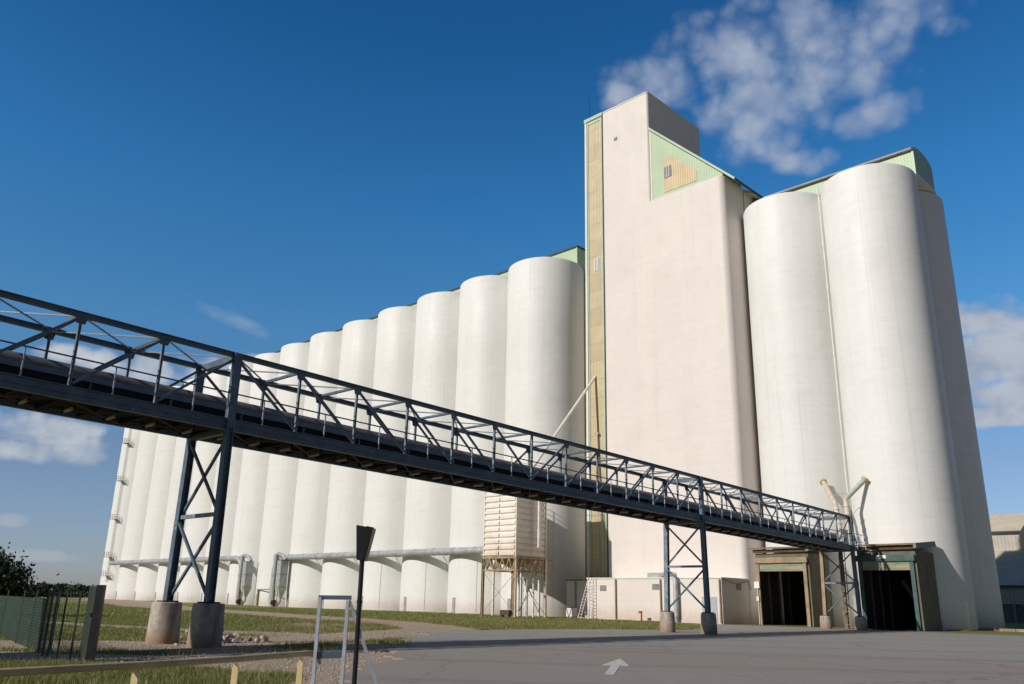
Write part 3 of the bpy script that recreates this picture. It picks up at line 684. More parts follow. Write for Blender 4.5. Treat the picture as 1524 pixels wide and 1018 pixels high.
# white ladders leaning on the podium
ld = Thing('leaning_ladder', 'pair of white aluminium ladders leaning on the podium wall', 'ladder', (13.6, -7.4, 0))
for (x0, x1) in ((13.15, 13.0), (13.75, 13.72)):
    for dx in (0, .42):
        ld.part('stile', MB().bar((x1+dx-.15, -8.6 if x0 < 13.5 else -7.8, .02), (x0+dx, -7.1, 4.3), .06), 'whitesteel')
    for k in range(13):
        u = (k+.7)/14; y = (-8.6 if x0 < 13.5 else -7.8)*(1-u) - 7.1*u; x = (x1-.15)*(1-u)+x0*u
        ld.part('rung', MB().bar((x, y, 4.3*u), (x+.42, y, 4.3*u), .035), 'whitesteel')
hy = Thing('fire_hydrant', 'small red fire hydrant standing in the grass before the pink podium', 'hydrant', (20.9, -8.2, 0))
hy.part('body', MB().path([(20.9, -8.2, 0), (20.9, -8.2, .78), (20.84, -8.2, .9), (20.6, -8.2, .95)], .085, 10), 'red')
hy.part('cap', MB().tube((20.9, -8.2, .85), (20.9, -8.2, 1.02), .11, 10), 'red'); hy.part('outlet', MB().tube((20.62, -8.2, .98), (20.62, -8.2, .8), .07, 8), 'brownbox')

# ------------------------------------------------------------------ aspiration pipes along the left row
def bracket(x, b=-5.9, z=7.75):
    return MB().bar((x, b-.25, z-.42), (x, -5.15, z-.42), .08).bar((x, b, z-.5), (x, -5.15, z-1.3), .06).bar((x, b+.42, z-.5), (x, b+.42, z+.3), .06)
ap = Thing('dust_pipe', 'large zinc dust pipe running along the right half of the silo row to the dryer', 'pipe', (-54, -5.9, 0))
main = ap.part('duct', MB().path([(-1.5, -5.95, 7.75), (-26, -5.95, 7.75), (-51.2, -5.95, 7.75), (-52.9, -5.95, 7.6), (-54.0, -5.97, 6.9), (-54.5, -6.0, 6.0), (-54.6, -6.0, 1.2), (-54.4, -6.0, .6), (-53.6, -6.0, .25)], .46, 18), 'galvdull', smooth=50)
for x in range(0, -50, -4): ap.part('flange', MB().tube((x-2.2, -5.95, 7.75), (x-2.32, -5.95, 7.75), .50, 18), 'galvdull')
for k in range(5):
    for dx in (0,): ap.part('bracket', bracket(-10*k-2.5-10*0+dx, -5.95), 'dryframe')
ap2 = Thing('dust_pipe', 'large zinc dust pipe running along the far left half of the silo row', 'pipe', (-66, -5.9, 0))
ap2.part('duct', MB().path([(-124.5, -5.95, 7.95), (-100, -5.95, 7.95), (-68.2, -5.95, 7.95), (-66.9, -5.97, 7.8), (-66.0, -6.0, 7.2), (-65.6, -6.0, 6.3), (-65.4, -6.0, 1.0), (-65.2, -6.0, .3)], .46, 18), 'galvdull', smooth=50)
for x in range(-72, -124, -5): ap2.part('flange', MB().tube((x, -5.95, 7.95), (x-.12, -5.95, 7.95), .50, 18), 'galvdull')
for k in range(7, 13): ap2.part('bracket', bracket(-10*k-2.5, -5.95, 7.95), 'dryframe')
def cyclone(a, label):
    c = Thing('dust_cyclone', label, 'cyclone', (a, -6.4, 0), BF, 'dust cyclones beside the silo row')
    c.part('riser', MB().tube((a-1.9, -6.6, .4), (a-1.9, -6.6, 8.3), .42, 16), 'galvdull')
    c.part('head_pipe', MB().path([(a-1.9, -6.6, 8.1), (a-1.3, -6.6, 8.35), (a, -6.4, 8.0), (a+.6, -6.3, 7.4)], .3, 12), 'galvdull')
    c.part('filter_box', MB().prism(rrect(a-.75, a+.55, -7.1, -5.6, .25, 3), 3.0, 7.3), 'galvdull', smooth=0)
    c.part('hopper', MB().add([(a-.75,-7.1,3),(a+.55,-7.1,3),(a+.55,-5.6,3),(a-.75,-5.6,3),(a-.15,-6.6,1.5),(a+.25,-6.6,1.5),(a+.25,-6.1,1.5),(a-.15,-6.1,1.5)],
           [(0,1,5,4),(1,2,6,5),(2,3,7,6),(3,0,4,7),(4,5,6,7),(3,2,1,0)]), 'mint', smooth=0)
    c.part('discharge_pipe', MB().path([(a+.05, -6.35, 1.6), (a+.05, -6.35, .9), (a-.3, -6.6, .3), (a-1.2, -6.8, .25)], .2, 10), 'galvdull')
    for z in (3.1, 5.1, 7.2): c.part('band', MB().prism(rrect(a-.79, a+.59, -7.14, -5.56, .25, 3), z, z+.08), 'louvre', smooth=0)
    for x in (a-.7, a+.5): c.part('leg', MB().bar((x, -7.2, 0), (x, -7.2, 3.0), .1), 'dryframe')
    c.part('fan_motor', MB().tube((a-1.0, -7.0, .7), (a-.2, -7.0, .7), .42, 14), 'black')
cyclone(-51.4, 'zinc dust cyclone with a green hopper at the elbow of the right hand dust pipe')
cyclone(-62.6, 'zinc dust cyclone with a green hopper at the elbow of the far left dust pipe')
# low roofless equipment box between the cyclones
mb = MB().box(-59.2, -55.6, -5.9, -5.3, 0, 2.5)
solo('wall_pipe', 'thin pipe frame on the silo foot between the two dust cyclones', 'pipe', MB().path([(-60.3, -5.6, 2.7), (-55.9, -5.6, 2.75)], .09, 8).tube((-60.0, -5.5, 2.6), (-60.0, -5.5, .1), .16, 10), 'shedtan', (-58, -5.5, 0))
# ladder with platforms on the last silo
cl = Thing('silo_ladder', 'dark caged ladder with small rest platforms on the last silo at far left', 'ladder', (-126.6, -5, 3))
LA = radians(-68); lx, ly = -130+5.45*cos(LA), 5.45*sin(LA)
tx, ty = -sin(LA), cos(LA); cxx, cyy = cos(LA), sin(LA)
for s_ in (-.25, .25): cl.part('stile', MB().bar((lx+tx*s_, ly+ty*s_, 4), (lx+tx*s_, ly+ty*s_, 44.5), .06), 'galvdull')
for z in np.arange(4.2, 44.4, .55): cl.part('rung', MB().bar((lx-tx*.25, ly-ty*.25, z), (lx+tx*.25, ly+ty*.25, z), .04), 'galvdull')
for k, z in enumerate((5.2, 9.3, 17.7, 26.4, 35.2)):
    pl = cl.part('platform', MB().prism([(lx+tx*s1*.6+cxx*q, ly+ty*s1*.6+cyy*q) for s1, q in ((-1, 0), (1, 0), (1, 1.1), (-1, 1.1))], z, z+.08), 'bark')
    rmb = MB()
    for s1, q in ((-1, .05), (1, .05), (1, 1.1), (-1, 1.1), (0, 1.1)): rmb.bar((lx+tx*s1*.6+cxx*q, ly+ty*s1*.6+cyy*q, z), (lx+tx*s1*.6+cxx*q, ly+ty*s1*.6+cyy*q, z+1.1), .06)
    for (s1, q1), (s2, q2) in (((-1, 0), (-1, 1.1)), ((-1, 1.1), (1, 1.1)), ((1, 1.1), (1, 0))):
        for hz in (.55, 1.1): rmb.bar((lx+tx*s1*.6+cxx*q1, ly+ty*s1*.6+cyy*q1, z+hz), (lx+tx*s2*.6+cxx*q2, ly+ty*s2*.6+cyy*q2, z+hz), .05)
    cl.part('guard_rail', rmb, 'louvre', pl)
# thin conduits on silo 2..5 faces
for a, z in ((-7.3, 6.8), (-17.4, 6.8), (-27.4, 6.6)):
    x = a; y = -sqrt(max(.1, 5.33**2-(a+10*round(-a/10))**2))
    solo('conduit', 'thin conduit on the %s silo of the long row, below the dust pipe' % {-7.3: 'second', -17.4: 'third', -27.4: 'fourth'}[a], 'conduit', MB().tube((x, y, .3), (x, y, z), .022, 6), 'cream', (x, y, .3))

# ------------------------------------------------------------------ grain dryer on its frame
A0, A1, B0, B1 = 4.75, 9.7, -15, -10.3
dr = Thing('grain_dryer', 'rust streaked cream louvred dryer bin raised on a tan steel frame before the silos', 'dryer', (7.2, -12.6, 0))
core = dr.part('bin_wall', MB().box(A0+.12, A1-.12, B0+.12, B1-.12, 6.3, 15.4), 'dryer', smooth=0)
nl = 14; hh = (15.35-6.35)/nl
for side in range(4):
    for k in range(nl):
        z0 = 6.35+k*hh; prof = [(0, z0+.02), (.02, z0), (.16, z0+hh*.12), (.16, z0+hh*.55), (.0, z0+hh*.86)]
        segs = ((0, .46), (.5, .97)) if side in (0, 2) else ((.02, .97),)
        mb = MB()
        for s0, s1 in segs:
            if side == 0: mb.extrx([(B0+.12-d, z) for d, z in prof][::-1], A0+.05+(A1-A0-.1)*s0, A0+.05+(A1-A0-.1)*s1)
            if side == 2: mb.extrx([(B1-.12+d, z) for d, z in prof], A0+.05+(A1-A0-.1)*s0, A0+.05+(A1-A0-.1)*s1)
            if side == 1: mb.extr([(A1-.12+d, z) for d, z in prof], B0+.05+(B1-B0-.1)*s0, B0+.05+(B1-B0-.1)*s1)
            if side == 3: mb.extr([(A0+.12-d, z) for d, z in prof][::-1], B0+.05+(B1-B0-.1)*s0, B0+.05+(B1-B0-.1)*s1)
        dr.part('louvre_sheet', mb, 'dryer', core, smooth=0)
dr.part('bin_roof', MB().box(A0-.1, A1+.1, B0-.1, B1+.1, 15.4, 15.55), 'dryer')
for x, y in ((A0, B0), (A1, B0), (A1, B1), (A0, B1)): dr.part('corner_post', MB().box(x-.07, x+.07, y-.07, y+.07, 6.2, 15.4), 'dryer')
for x, y in ((A0, B0), (A1, B0), (A1, B1), (A0, B1)):
    mtl = 'dryer' if (x == A1) else 'dryframe'
    dr.part('leg', MB().ibeam((x, y, 0), (x, y, 6.1), .26, .26, (1, 0, 0)), mtl)
    dr.part('foot_plate', MB().box(x-.3, x+.3, y-.3, y+.3, 0, .12), 'pier')
for z in (6.15, 4.88):
    for p, q in (((A0, B0), (A1, B0)), ((A1, B0), (A1, B1)), ((A1, B1), (A0, B1)), ((A0, B1), (A0, B0))):
        dr.part('ring_beam', MB().bar((*p, z), (*q, z), .14, .14), 'dryframe')
def warren(p, q, z0, z1, n):
    mb = MB(); p = Vector((*p, 0)); q = Vector((*q, 0))
    for k in range(n):
        a = p.lerp(q, k/n); b = p.lerp(q, (k+.5)/n); c = p.lerp(q, (k+1)/n)
        mb.bar((a.x, a.y, z1), (b.x, b.y, z0), .09).bar((b.x, b.y, z0), (c.x, c.y, z1), .09)
    return mb
for p, q in (((A0, B0), (A1, B0)), ((A1, B0), (A1, B1)), ((A1, B1), (A0, B1)), ((A0, B1), (A0, B0))): dr.part('lattice', warren(p, q, 4.93, 6.1, 5 if p[1] == q[1] else 4), 'dryframe')
dr.part('cone_hopper', MB().add([(A0+.5,B0+.5,6.2),(A1-.5,B0+.5,6.2),(A1-.5,B1-.5,6.2),(A0+.5,B1-.5,6.2),(7,-12.9,5.1),(7.5,-12.9,5.1),(7.5,-12.4,5.1),(7,-12.4,5.1)], [(0,1,5,4),(1,2,6,5),(2,3,7,6),(3,0,4,7),(4,5,6,7),(3,2,1,0)]), 'dryframe', smooth=0)
for (p, q) in (((A0, B0), (A1, B0)), ((A1, B0), (A1, B1))):
    dr.part('cross_brace', MB().bar((*p, .4), (*q, 4.7), .035).bar((*p, 4.7), (*q, .4), .035), 'dryframe')
for (x, y, dx, dy) in ((A1, B0, -1, 0), (A1, B0, 0, 1)):
    dr.part('knee_brace', MB().bar((x, y, 3.9), (x+dx*.9, y+dy*.9, 4.8), .09), 'dryframe')
rl = MB()
for y in (B1, B1+1.3):
    for x in (A1+.1, A1+1.3) if False else (A1,): rl.bar((x, y, 4.9), (x, y, 6.1), .05)
for z in (5.5, 6.1): rl.bar((A1, B1, z), (A1, B1+1.3, z), .05).bar((A1-2, B1+1.3, z), (A1, B1+1.3, z), .05)
dr.part('side_platform', MB().box(A1-2, A1, B1, B1+1.35, 4.8, 4.9), 'dryframe'); dr.part('guard_rail', rl, 'dryframe')
rl = MB()
for x in np.linspace(A0, A1, 5): rl.bar((x, B0, 15.5), (x, B0, 16.3), .04).bar((x, B1, 15.5), (x, B1, 16.3), .04)
for y in (B0, B1): rl.bar((A0, y, 16.3), (A1, y, 16.3), .04)
for x in (A0, A1): rl.bar((x, B0, 16.3), (x, B1, 16.3), .04)
dr.part('roof_rail', rl, 'dryframe')
dr.part('unseen_bin', MB().box(.9, 5.2, -9.8, -6.2, 6.0, 12.9), 'dryer', smooth=0)  # unseen second bin added behind the dryer to shadow the first silo
rl = MB()
for z in (13.4, 14.0):
    for p, q in (((.9, -9.8), (5.2, -9.8)), ((5.2, -9.8), (5.2, -6.2)), ((5.2, -6.2), (.9, -6.2)), ((.9, -6.2), (.9, -9.8))): rl.bar((*p, z), (*q, z), .05)
for x in np.linspace(.9, 5.2, 4):
    for y in (-9.8, -6.2): rl.bar((x, y, 12.9), (x, y, 14.0), .05)
dr.part('unseen_bin_rail', rl, 'dryframe')
for x, y in ((1.0, -9.7), (5.1, -9.7), (5.1, -6.3), (1.0, -6.3)): dr.part('unseen_bin_leg', MB().bar((x, y, 0), (x, y, 6), .2), 'whitesteel')
for p, q in (((5.1, -9.7), (5.1, -6.3)),): dr.part('cross_brace', MB().bar((*p, .4), (*q, 5.6), .07).bar((*p, 5.6), (*q, .4), .07), 'dryframe')
dr.part('bin_chute', MB().tube((A1+.62, -12.1, 7.3), (A1+.62, -12.1, 14.2), .20, 14), 'downpipe', label='cream round pipe on the side of the bin')
dr.part('access_ladder', MB().bar((7.4, -11.3, 0), (7.4, -11.3, 5), .06).bar((7.9, -11.3, 0), (7.9, -11.3, 5), .06).bar((8.5, -10.9, 0), (8.5, -10.9, 5), .14), 'whitesteel')
solo('grain_spout', 'slender cream spout slanting from the dryer up to the yellow stair shaft', 'spout', MB().path([(9.1, -12.6, 15.3), (9.45, -9.4, 19.3), (10.25, -1.95, 28.6)], .17, 12), 'downpipe', (9.1, -12.6, 15.3))
solo('storage_box', 'dark brown crate on the ground under the dryer', 'crate', MB().box(6.8, 8.1, -14.3, -13.7, .25, .78).box(6.9, 7.0, -14.2, -13.8, 0, .25).box(7.9, 8.0, -14.2, -13.8, 0, .25), 'brownbox', (7.4, -14, 0), smooth=0)
# row of clutter at the foot of the annex
for i, (a, b, s_, lb) in enumerate(((11.2, -6.3, .55, 'pinkish sack slumped left of the white ladders'), (12.1, -6.8, .4, 'small pinkish bundle touching the foot of the white ladders'), (10.2, -6.0, .35, 'low reddish bundle at the foot of the shaded annex'))):
    mb = MB().lathe([(0, .42), (.35, .40), (.75, .28), (.95, .1), (1.0, 0), (0, 0)], (a, b, 0), 14, s_*1.3, s_)
    mb.v = [(x+.05*sin(9*y), y, z*(1+.2*sin(7*x))*s_*1.2) for x, y, z in mb.v]
    solo('sack', lb, 'sack', mb, 'pinksheet', (a, b, 0), group='bundles at the annex foot')
tk = Thing('plastic_tank', 'small white plastic tank standing in a patch of sun by the annex', 'tank', (9.9, -6.0, 0))
tk.part('body', MB().prism(rrect(9.2, 10.4, -6.5, -5.6, .15, 4), .1, 1.1), 'whitesteel'); tk.part('lid', MB().tube((9.8, -6.05, 1.1), (9.8, -6.05, 1.2), .2, 14), 'brownbox')

# ------------------------------------------------------------------ truck sheds
def shed(a0, a1, label, plate):
    s = Thing('truck_shed', label, 'shed', ((a0+a1)/2, -5, 0)); bk = 0.2
    s.part('left_wall', MB().box(a0, a0+.16, -4.88, bk, 0, 6.5), 'shed', smooth=0)
    s.part('right_wall', MB().box(a1-.16, a1, -4.88, bk-.9, 0, 6.5), 'shed', smooth=0)
    s.part('header', MB().box(a0+.02, a1-.02, -4.93, -4.7, 5.9, 6.55), 'shed', smooth=0)  # shade under the eave put into the darker header colour
    for k, x in enumerate((a0+.25, a1-.35)):
        s.part('door_jamb', MB().box(x-.16, x+.16, -5.12, -4.94, 0, 5.95), 'teal' if a0 > 40 else 'shedtan', smooth=0)
    s.part('roller_housing', MB().box(a0+.0, a1-.05, -5.25, -4.95, 5.65, 6.15), 'teal' if a0 > 40 else 'shedtan', smooth=0)
    shh = MB()
    for k in range(8):
        z = 5.0+k*.082; shh.tube((a0+.45, -4.98-.03*(k%2), z+.04), (a1-.55, -4.98-.03*(k%2), z+.04), .055, 6)
    s.part('roller_shutter', shh, 'roller')
    s.part('bottom_rail', MB().box(a0+.42, a1-.52, -5.06, -4.9, 4.9, 5.02), 'shedtan', smooth=0)
    rf = [(-5.5, 6.95), (bk, 7.45), (bk, 7.52), (-5.5, 7.02)]
    ro = s.part('roof', MB().extrx(rf, a0-.35, a1+.05), 'rustroof', smooth=0)
    ed = MB()
    for x in np.arange(a0-.35, a1+.05, .2): ed.tube((x, -5.52, 6.99), (x, -5.35, 7.0), .07, 6)
    s.part('eave_corrugation', ed, 'rustroof', ro)
    s.part('eave_beam', MB().box(a0-.1, a1+.0, -5.2, -4.95, 6.6, 6.9), 'bark', smooth=0)
    s.part('side_fascia', MB().extrx([(-5.45, 6.65), (bk-.9, 7.05), (bk-.9, 7.5), (-5.45, 7.08)], a1+.05, a1+.30), 'louvre', smooth=0)
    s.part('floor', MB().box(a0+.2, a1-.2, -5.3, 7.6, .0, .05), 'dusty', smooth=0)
    s.part('shade_lining', MB().box(a0+.17, a0+.25, -4.7, 7.6, 0, 6.3).box(a1-.28, a1-.17, -4.7, 7.6, 0, 6.3).box(a0+.2, a1-.2, 7.6, 7.7, 0, 6.3).box(a0+.17, a1-.17, -4.65, 7.7, 6.3, 6.38), 'dusty', smooth=0)  # lining added in a dark colour so the deep interior shade stays black
    for y in (-3.2, -1.2, .8): s.part('frame_post', MB().box(a0+.26, a0+.42, y, y+.16, 0, 6.25), 'shed', smooth=0)
    s.part('block_wall', MB().box(a1-2.6, a1-.3, 2.2, 2.4, .05, 2.0), 'block', smooth=0)
    if plate:
        s.part('name_plate', MB().box(43.75, 44.6, -5.285, -5.255, 6.35-.48, 6.5-.36), 'white', smooth=0)
        s.part('inner_auger', MB().tube((43.2, 1.8, 4.2), (45.2, 1.2, 1.2), .22, 12), 'shedtan')
    return s
shed(32.1, 37.45, 'open brown truck shed with tan and green shutter left of the last trestle', False)
shed(41.95, 46.95, 'open truck shed with teal door frame at the foot of the right corner silo', True)
def lettered(name, label, a, b, z, w_, h_, txt, lines):
    s = Thing(name, label, 'sign', (a, b, z)); s.part('plate', MB().box(a-w_/2, a+w_/2, b, b+.04, z-h_/2, z+h_/2), 'white', smooth=0)
    mb = MB()
    for (x, zz, ww, hh_) in lines: mb.box(a+x-ww/2, a+x+ww/2, b-.006, b-.001, z+zz-hh_/2, z+zz+hh_/2)
    s.part('lettering', mb, 'louvre', smooth=0)
lettered('wall_sign', 'small white sign on the teal post of the right shed', 41.75, -5.35, 3.7, .62, .55, '', ((0, .12, .4, .05), (0, 0, .3, .12), (0, -.16, .42, .05)))
jb = Thing('meter_box', 'white meter box on the left post of the left shed', 'box', (32.3, -5.2, 3.6))
jb.part('box', MB().prism(rrect(32.0, 32.55, -5.35, -5.13, .04, 3), 3.35, 3.95), 'white'); jb.part('conduit', MB().tube((32.28, -5.18, .1), (32.28, -5.18, 3.35), .05, 8), 'dryer')
jb.part('socket', MB().box(32.15, 32.42, -5.3, -5.2, 2.2, 2.6), 'whitesteel')

# ------------------------------------------------------------------ conveyor bridge
LP = 2.7762; ZT = 10.2176; SL = -.016; HB = 2.9075; WD = 2.6
def zc(n): return ZT + SL*LP*n
br = Thing('conveyor_bridge', 'dark slate blue lattice conveyor bridge crossing in front of the silos', 'conveyor bridge', (12*LP, 1.3, 0), RF)
N0, N1 = -9, 21
def P(n, y, dz=0): return Vector((n*LP, y, zc(n)+dz))
up_ = Vector((0, 0, 1))
for y, nm in ((0, 'near'), (WD, 'far')):
    mb = MB().ibeam(P(N0, y, -.09), P(N1, y, -.09), .18, .18); br.part('top_chord', mb, 'steel')
    # deep bottom chord, two lipped channels on top of each other
    s_ = -1 if y == 0 else 1
    mb = MB(); zb = -HB
    mb.bar(P(N0, y, zb+.22), P(N1, y, zb+.22), .06, .42)
    for dz in (.02, .22, .43): mb.bar(P(N0, y+s_*.05, zb+dz), P(N1, y+s_*.05, zb+dz), .16, .03)
    br.part('bottom_chord', mb, 'steel', smooth=0)
def slope_up(n):    # diagonal runs from the top of panel point n down to the bottom of n+1, or mirrored
    if n < 0: return False
    if n < 6: return True
    if n < 12: return False
    if n < 17: return True
    return False
for n in range(N0, N1+1):
    sup = n in (0, 12, 21)
    for y in (0, WD):
        w_ = .30 if sup else .095
        if y == 0 and n == 21: w_ = .24
        s_ = -1 if y == 0 else 1
        br.part('post', MB().ibeam(P(n, y, -HB+.3), P(n, y, -.1), w_, w_*.9, (1, 0, 0), .02) if not sup else MB().box(n*LP-w_*.5, n*LP+w_*.5, y-w_*.35+s_*.05, y+w_*.35+s_*.05, zc(n)-HB+.1, zc(n)-.02), 'steelpost' if not sup else 'steel')
        if n < N1:
            a, b = (P(n, y, -.18), P(n+1, y, -HB+.5)) if slope_up(n) else (P(n+1, y, -.18), P(n, y, -HB+.5))
            ddv = (b-a).normalized()*.10
            br.part('diagonal', MB().bar(a+ddv, b-ddv, .07, .09), 'steel')
            br.part('gusset', MB().extr([(a.x-.22, a.z+.1), (a.x+.22, a.z+.1), (a.x+.14, a.z-.22), (a.x-.14, a.z-.22)], y-.012+s_*.045, y+.012+s_*.045), 'steel', smooth=0)
    if sup: br.part('cross_beam', MB().bar(P(n, .08, -.16), P(n, WD-.08, -.16), .16, .24), 'steel')
    else: br.part('cross_beam', MB().bar(P(n, .08, -.06), P(n, WD-.08, -.06), .03, .08).bar(P(n, .08, -.06)+Vector((.13, 0, 0)), P(n, WD-.08, -.06)+Vector((.13, 0, 0)), .03, .08), 'steel')
    if n < N1:
        br.part('wind_brace', MB().bar(P(n, .05, -.10), P(n+1, WD-.05, -.10), .045, .045), 'steel')
        br.part('wind_brace', MB().bar(P(n, WD-.05, -.14), P(n+1, .05, -.14), .045, .045), 'galv')
# deck, belts, cover
mb = MB().bar(P(N0, WD/2, -HB+.24), P(N1, WD/2, -HB+.24), WD-.1, .05)
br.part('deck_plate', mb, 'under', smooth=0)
br.part('toe_board', MB().bar(P(N0, .95, -HB+1.03), P(N1, .95, -HB+1.03), .06, .17), 'steel2', smooth=0)
br.part('trough_side', MB().bar(P(N0, 1.0, -HB+.60), P(N1, 1.1, -HB+.60), .04, .62), 'rubber', smooth=0)
for n2 in range(N0+1, N1):
    n = n2+.35
    br.part('trough_stand', MB().bar(P(n, .93, -HB+.3), P(n, .93, -HB+.9), .10, .06, (1,0,0)), 'steel')
# arched cover over the belt
K_ = 10; r_ = .62; segs = [(1.70-r_*1.15*cos(pi*i/K_), 1.06+r_*.80*sin(pi*i/K_)) for i in range(K_+1)]
mb = MB(); A = P(N0, 0, -HB); B = P(N1, 0, -HB)
inner = [(1.70+(y-1.70)*.95, 1.04+(z-1.06)*.95) for y, z in segs[::-1]]
ring = segs + inner; k = len(ring)
mb.add([(A.x, y, A.z+z) for y, z in ring]+[(B.x, y, B.z+z) for y, z in ring], [(i, (i+1)%k, k+(i+1)%k, k+i)[::-1] for i in range(k)]+[tuple(range(k)), tuple(range(k, 2*k))[::-1]])
br.part('belt_cover', mb, 'belt', smooth=40)
br.part('carrying_belt', MB().bar(P(N0, 1.7, -HB+.98), P(N1, 1.7, -HB+.98), 1.05, .03), 'rubber', smooth=0)
# hand rail on the near walkway
br.part('hand_rail', MB().bar(P(N0, .09, -HB+1.42), P(N1, .09, -HB+1.42), .045), 'steel')
for n2 in range(N0*2, N1*2+1):
    if n2 % 2 == 0 and n2//2 in (0, 12, 21): continue
    n = n2/2 + (.12 if n2 % 2 == 0 else 0)
    if n2 % 2 == 0: continue
    br.part('rail_post', MB().bar(P(n, .09, -HB+.4), P(n, .09, -HB+1.42), .04, .04, (1,0,0)), 'galv')
# underside: cross members, lattice, return idlers
for n2 in range(N0*2, N1*2+1):
    n = n2/2
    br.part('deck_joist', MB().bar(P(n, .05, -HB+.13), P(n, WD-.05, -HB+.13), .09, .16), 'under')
    idl = br.part('return_idler', MB().tube(P(n+.25, 1.35, -HB+.05), P(n+.25, 1.95, -HB+.05), .06, 10), 'idler')
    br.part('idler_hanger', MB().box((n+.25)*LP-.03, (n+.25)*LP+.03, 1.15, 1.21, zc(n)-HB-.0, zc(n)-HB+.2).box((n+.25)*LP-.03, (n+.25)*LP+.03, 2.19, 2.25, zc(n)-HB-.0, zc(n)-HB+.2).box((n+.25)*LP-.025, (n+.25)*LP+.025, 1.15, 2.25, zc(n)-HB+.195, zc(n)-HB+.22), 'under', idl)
for n in range(N0, N1):
    br.part('deck_brace', MB().bar(P(n, .1, -HB+.05), P(n+1, WD-.1, -HB+.05), .05).bar(P(n, WD-.1, -HB+.05), P(n+1, .1, -HB+.05), .05), 'bark')
# trestles and piers
def trestle(n, lab, plab, twin=False, far='steel'):
    x = n*LP; zt = zc(n)-HB+.05; zp = 1.42 if n == 0 else (1.25 if n == 12 else 1.05)
    t_ = Thing('bridge_trestle', lab, 'trestle', (x, 1.3, zp), RF, 'steel trestles carrying the conveyor bridge')
    yn0, yf0 = -.05, WD+.16
    zm = zp+(zt-zp)*.50
    t_.part('leg', MB().ibeam((x, yn0-.1, zp), (x, yn0, zt+.3), .28, .26, (1, 0, 0), .03), 'steel')
    t_.part('leg', MB().ibeam((x, yf0, zp), (x, WD+.02, zt+.1), .28, .26, (1, 0, 0), .03), far)
    t_.part('tie', MB().bar((x, yn0-.05, zm), (x, yf0-.05, zm), .10, .14), 'steelpost')
    for z0, z1 in ((zp+.25, zm-.12), (zm+.12, zt-.1)):
        t_.part('brace', MB().bar((x-.06, yn0, z0), (x-.06, yf0-.1, z1), .09, .09), 'steel'); t_.part('brace', MB().bar((x+.06, yn0, z1), (x+.06, yf0-.1, z0), .09, .09), 'steel')
    for y in (yn0-.1, yf0): t_.part('base_plate', MB().box(x-.28, x+.28, y-.25, y+.25, zp, zp+.05), 'bark')
    t_.part('head_beam', MB().bar((x, -.05, zt-.03), (x, WD+.05, zt-.03), .22, .2), 'steel')
    r = .52 if n == 0 else (.46 if n == 12 else .45)
    for y, l in ((yn0-.12, plab[0]), (yf0+.02, plab[1])):
        mb = MB().lathe([(0, zp), (r-.05, zp), (r-.01, zp-.04), (r, zp-.2), (r+.03, .5), (r+.05, -.4), (0, -.4)], (x, y, 0), 36)
        solo('concrete_pier', l, 'pier', mb, 'pier', (x, y, 0), RF, 'round concrete piers under the trestle legs', smooth=40)
trestle(0, 'nearest steel trestle of the bridge, on two big round piers in the grass', ('dark shaded round concrete pier, right one of the nearest pair', 'sunlit round concrete pier with rusty foot, left one of the nearest pair'))
trestle(12, 'middle steel trestle of the bridge, in front of the pink podium', ('right hand short pier under the middle trestle', 'left hand short pier with weeds under the middle trestle'), far='steelpost')
trestle(21, 'last steel trestle of the bridge, standing between the two truck sheds', ('short dark pier beside the teal framed shed door', 'short pale pier between the two sheds'), far='shedtan')
# transfer head with spouts at the end of the bridge
X = N1*LP
hd = Thing('transfer_head', 'transfer box with guard rails at the lower end of the conveyor bridge', 'conveyor head', (X+.8, 1.3, 6), RF)
zz = zc(N1)-HB
hd.part('platform', MB().box(X+.05, X+3.0, -.2, 2.9, zz+.12, zz+.24), 'steel', smooth=0)
hd.part('box', MB().box(X+.3, X+1.9, .9, 2.3, zz+.25, zz+1.9), 'galvdull', smooth=0)
hd.part('drive', MB().tube((X-.9, .5, zz+1.0), (X-.3, .5, zz+1.0), .28, 14), 'mint')
rl = MB()
for x in (X+.1, X+1.0, X+2.0, X+2.95): rl.bar((x, -.15, zz+.24), (x, -.15, zz+1.45), .045)
for z in (.8, 1.45): rl.bar((X+.1, -.15, zz+z), (X+2.95, -.15, zz+z), .04).bar((X+2.95, -.15, zz+z), (X+2.95, 2.85, zz+z), .04)
hd.part('guard_rail', rl, 'galv')
hd.part('strut', MB().bar((X, 0, zc(N1)-.1), (X+1.5, 0, zz+.3), .10), 'steel')
hd.part('strut', MB().bar((X, 0, zc(N1)-.1), (X+.75, 0, zc(N1)-.15), .12), 'steel'); hd.part('post', MB().bar((X+.75, 0, zc(N1)-.15), (X+.75, 0, zz+.3), .10), 'steel')
hd.part('inner_column', MB().bar((X+1.6, 1.6, 0), (X+1.6, 1.6, zz+.2), .28), 'shed')
lad = MB()
for y in (1.0, 1.5): lad.bar((X+.9, y, .1), (X+.9, y, zz+1.2), .05)
for z in np.arange(.4, zz+1.1, .35): lad.bar((X+.9, 1.0, z), (X+.9, 1.5, z), .03)
hd.part('ladder', lad, 'shedtan')
def spout(name, lab, base, elbow, tip, m1, m2):
    s = Thing(name, lab, 'spout', base, BF, 'grain spouts feeding the silos')
    b = Vector(base); e = Vector(elbow); t2 = Vector(tip)
    s.part('riser', MB().path([b, b.lerp(e, .8), e], .24, 14), m1)
    for u in (.12, .32, .55, .78):
        c = b.lerp(e, u); d_ = (e-b).normalized(); s.part('collar', MB().tube(c-d_*.06, c+d_*.06, .30, 14), 'dryer')
    s.part('arm', MB().path([e-(e-b).normalized()*.3, e, e.lerp(t2, .4), t2], .24, 14), m2)
    s.part('flange', MB().tube(t2, t2+(t2-e).normalized()*.22, .34, 14), 'ochre')
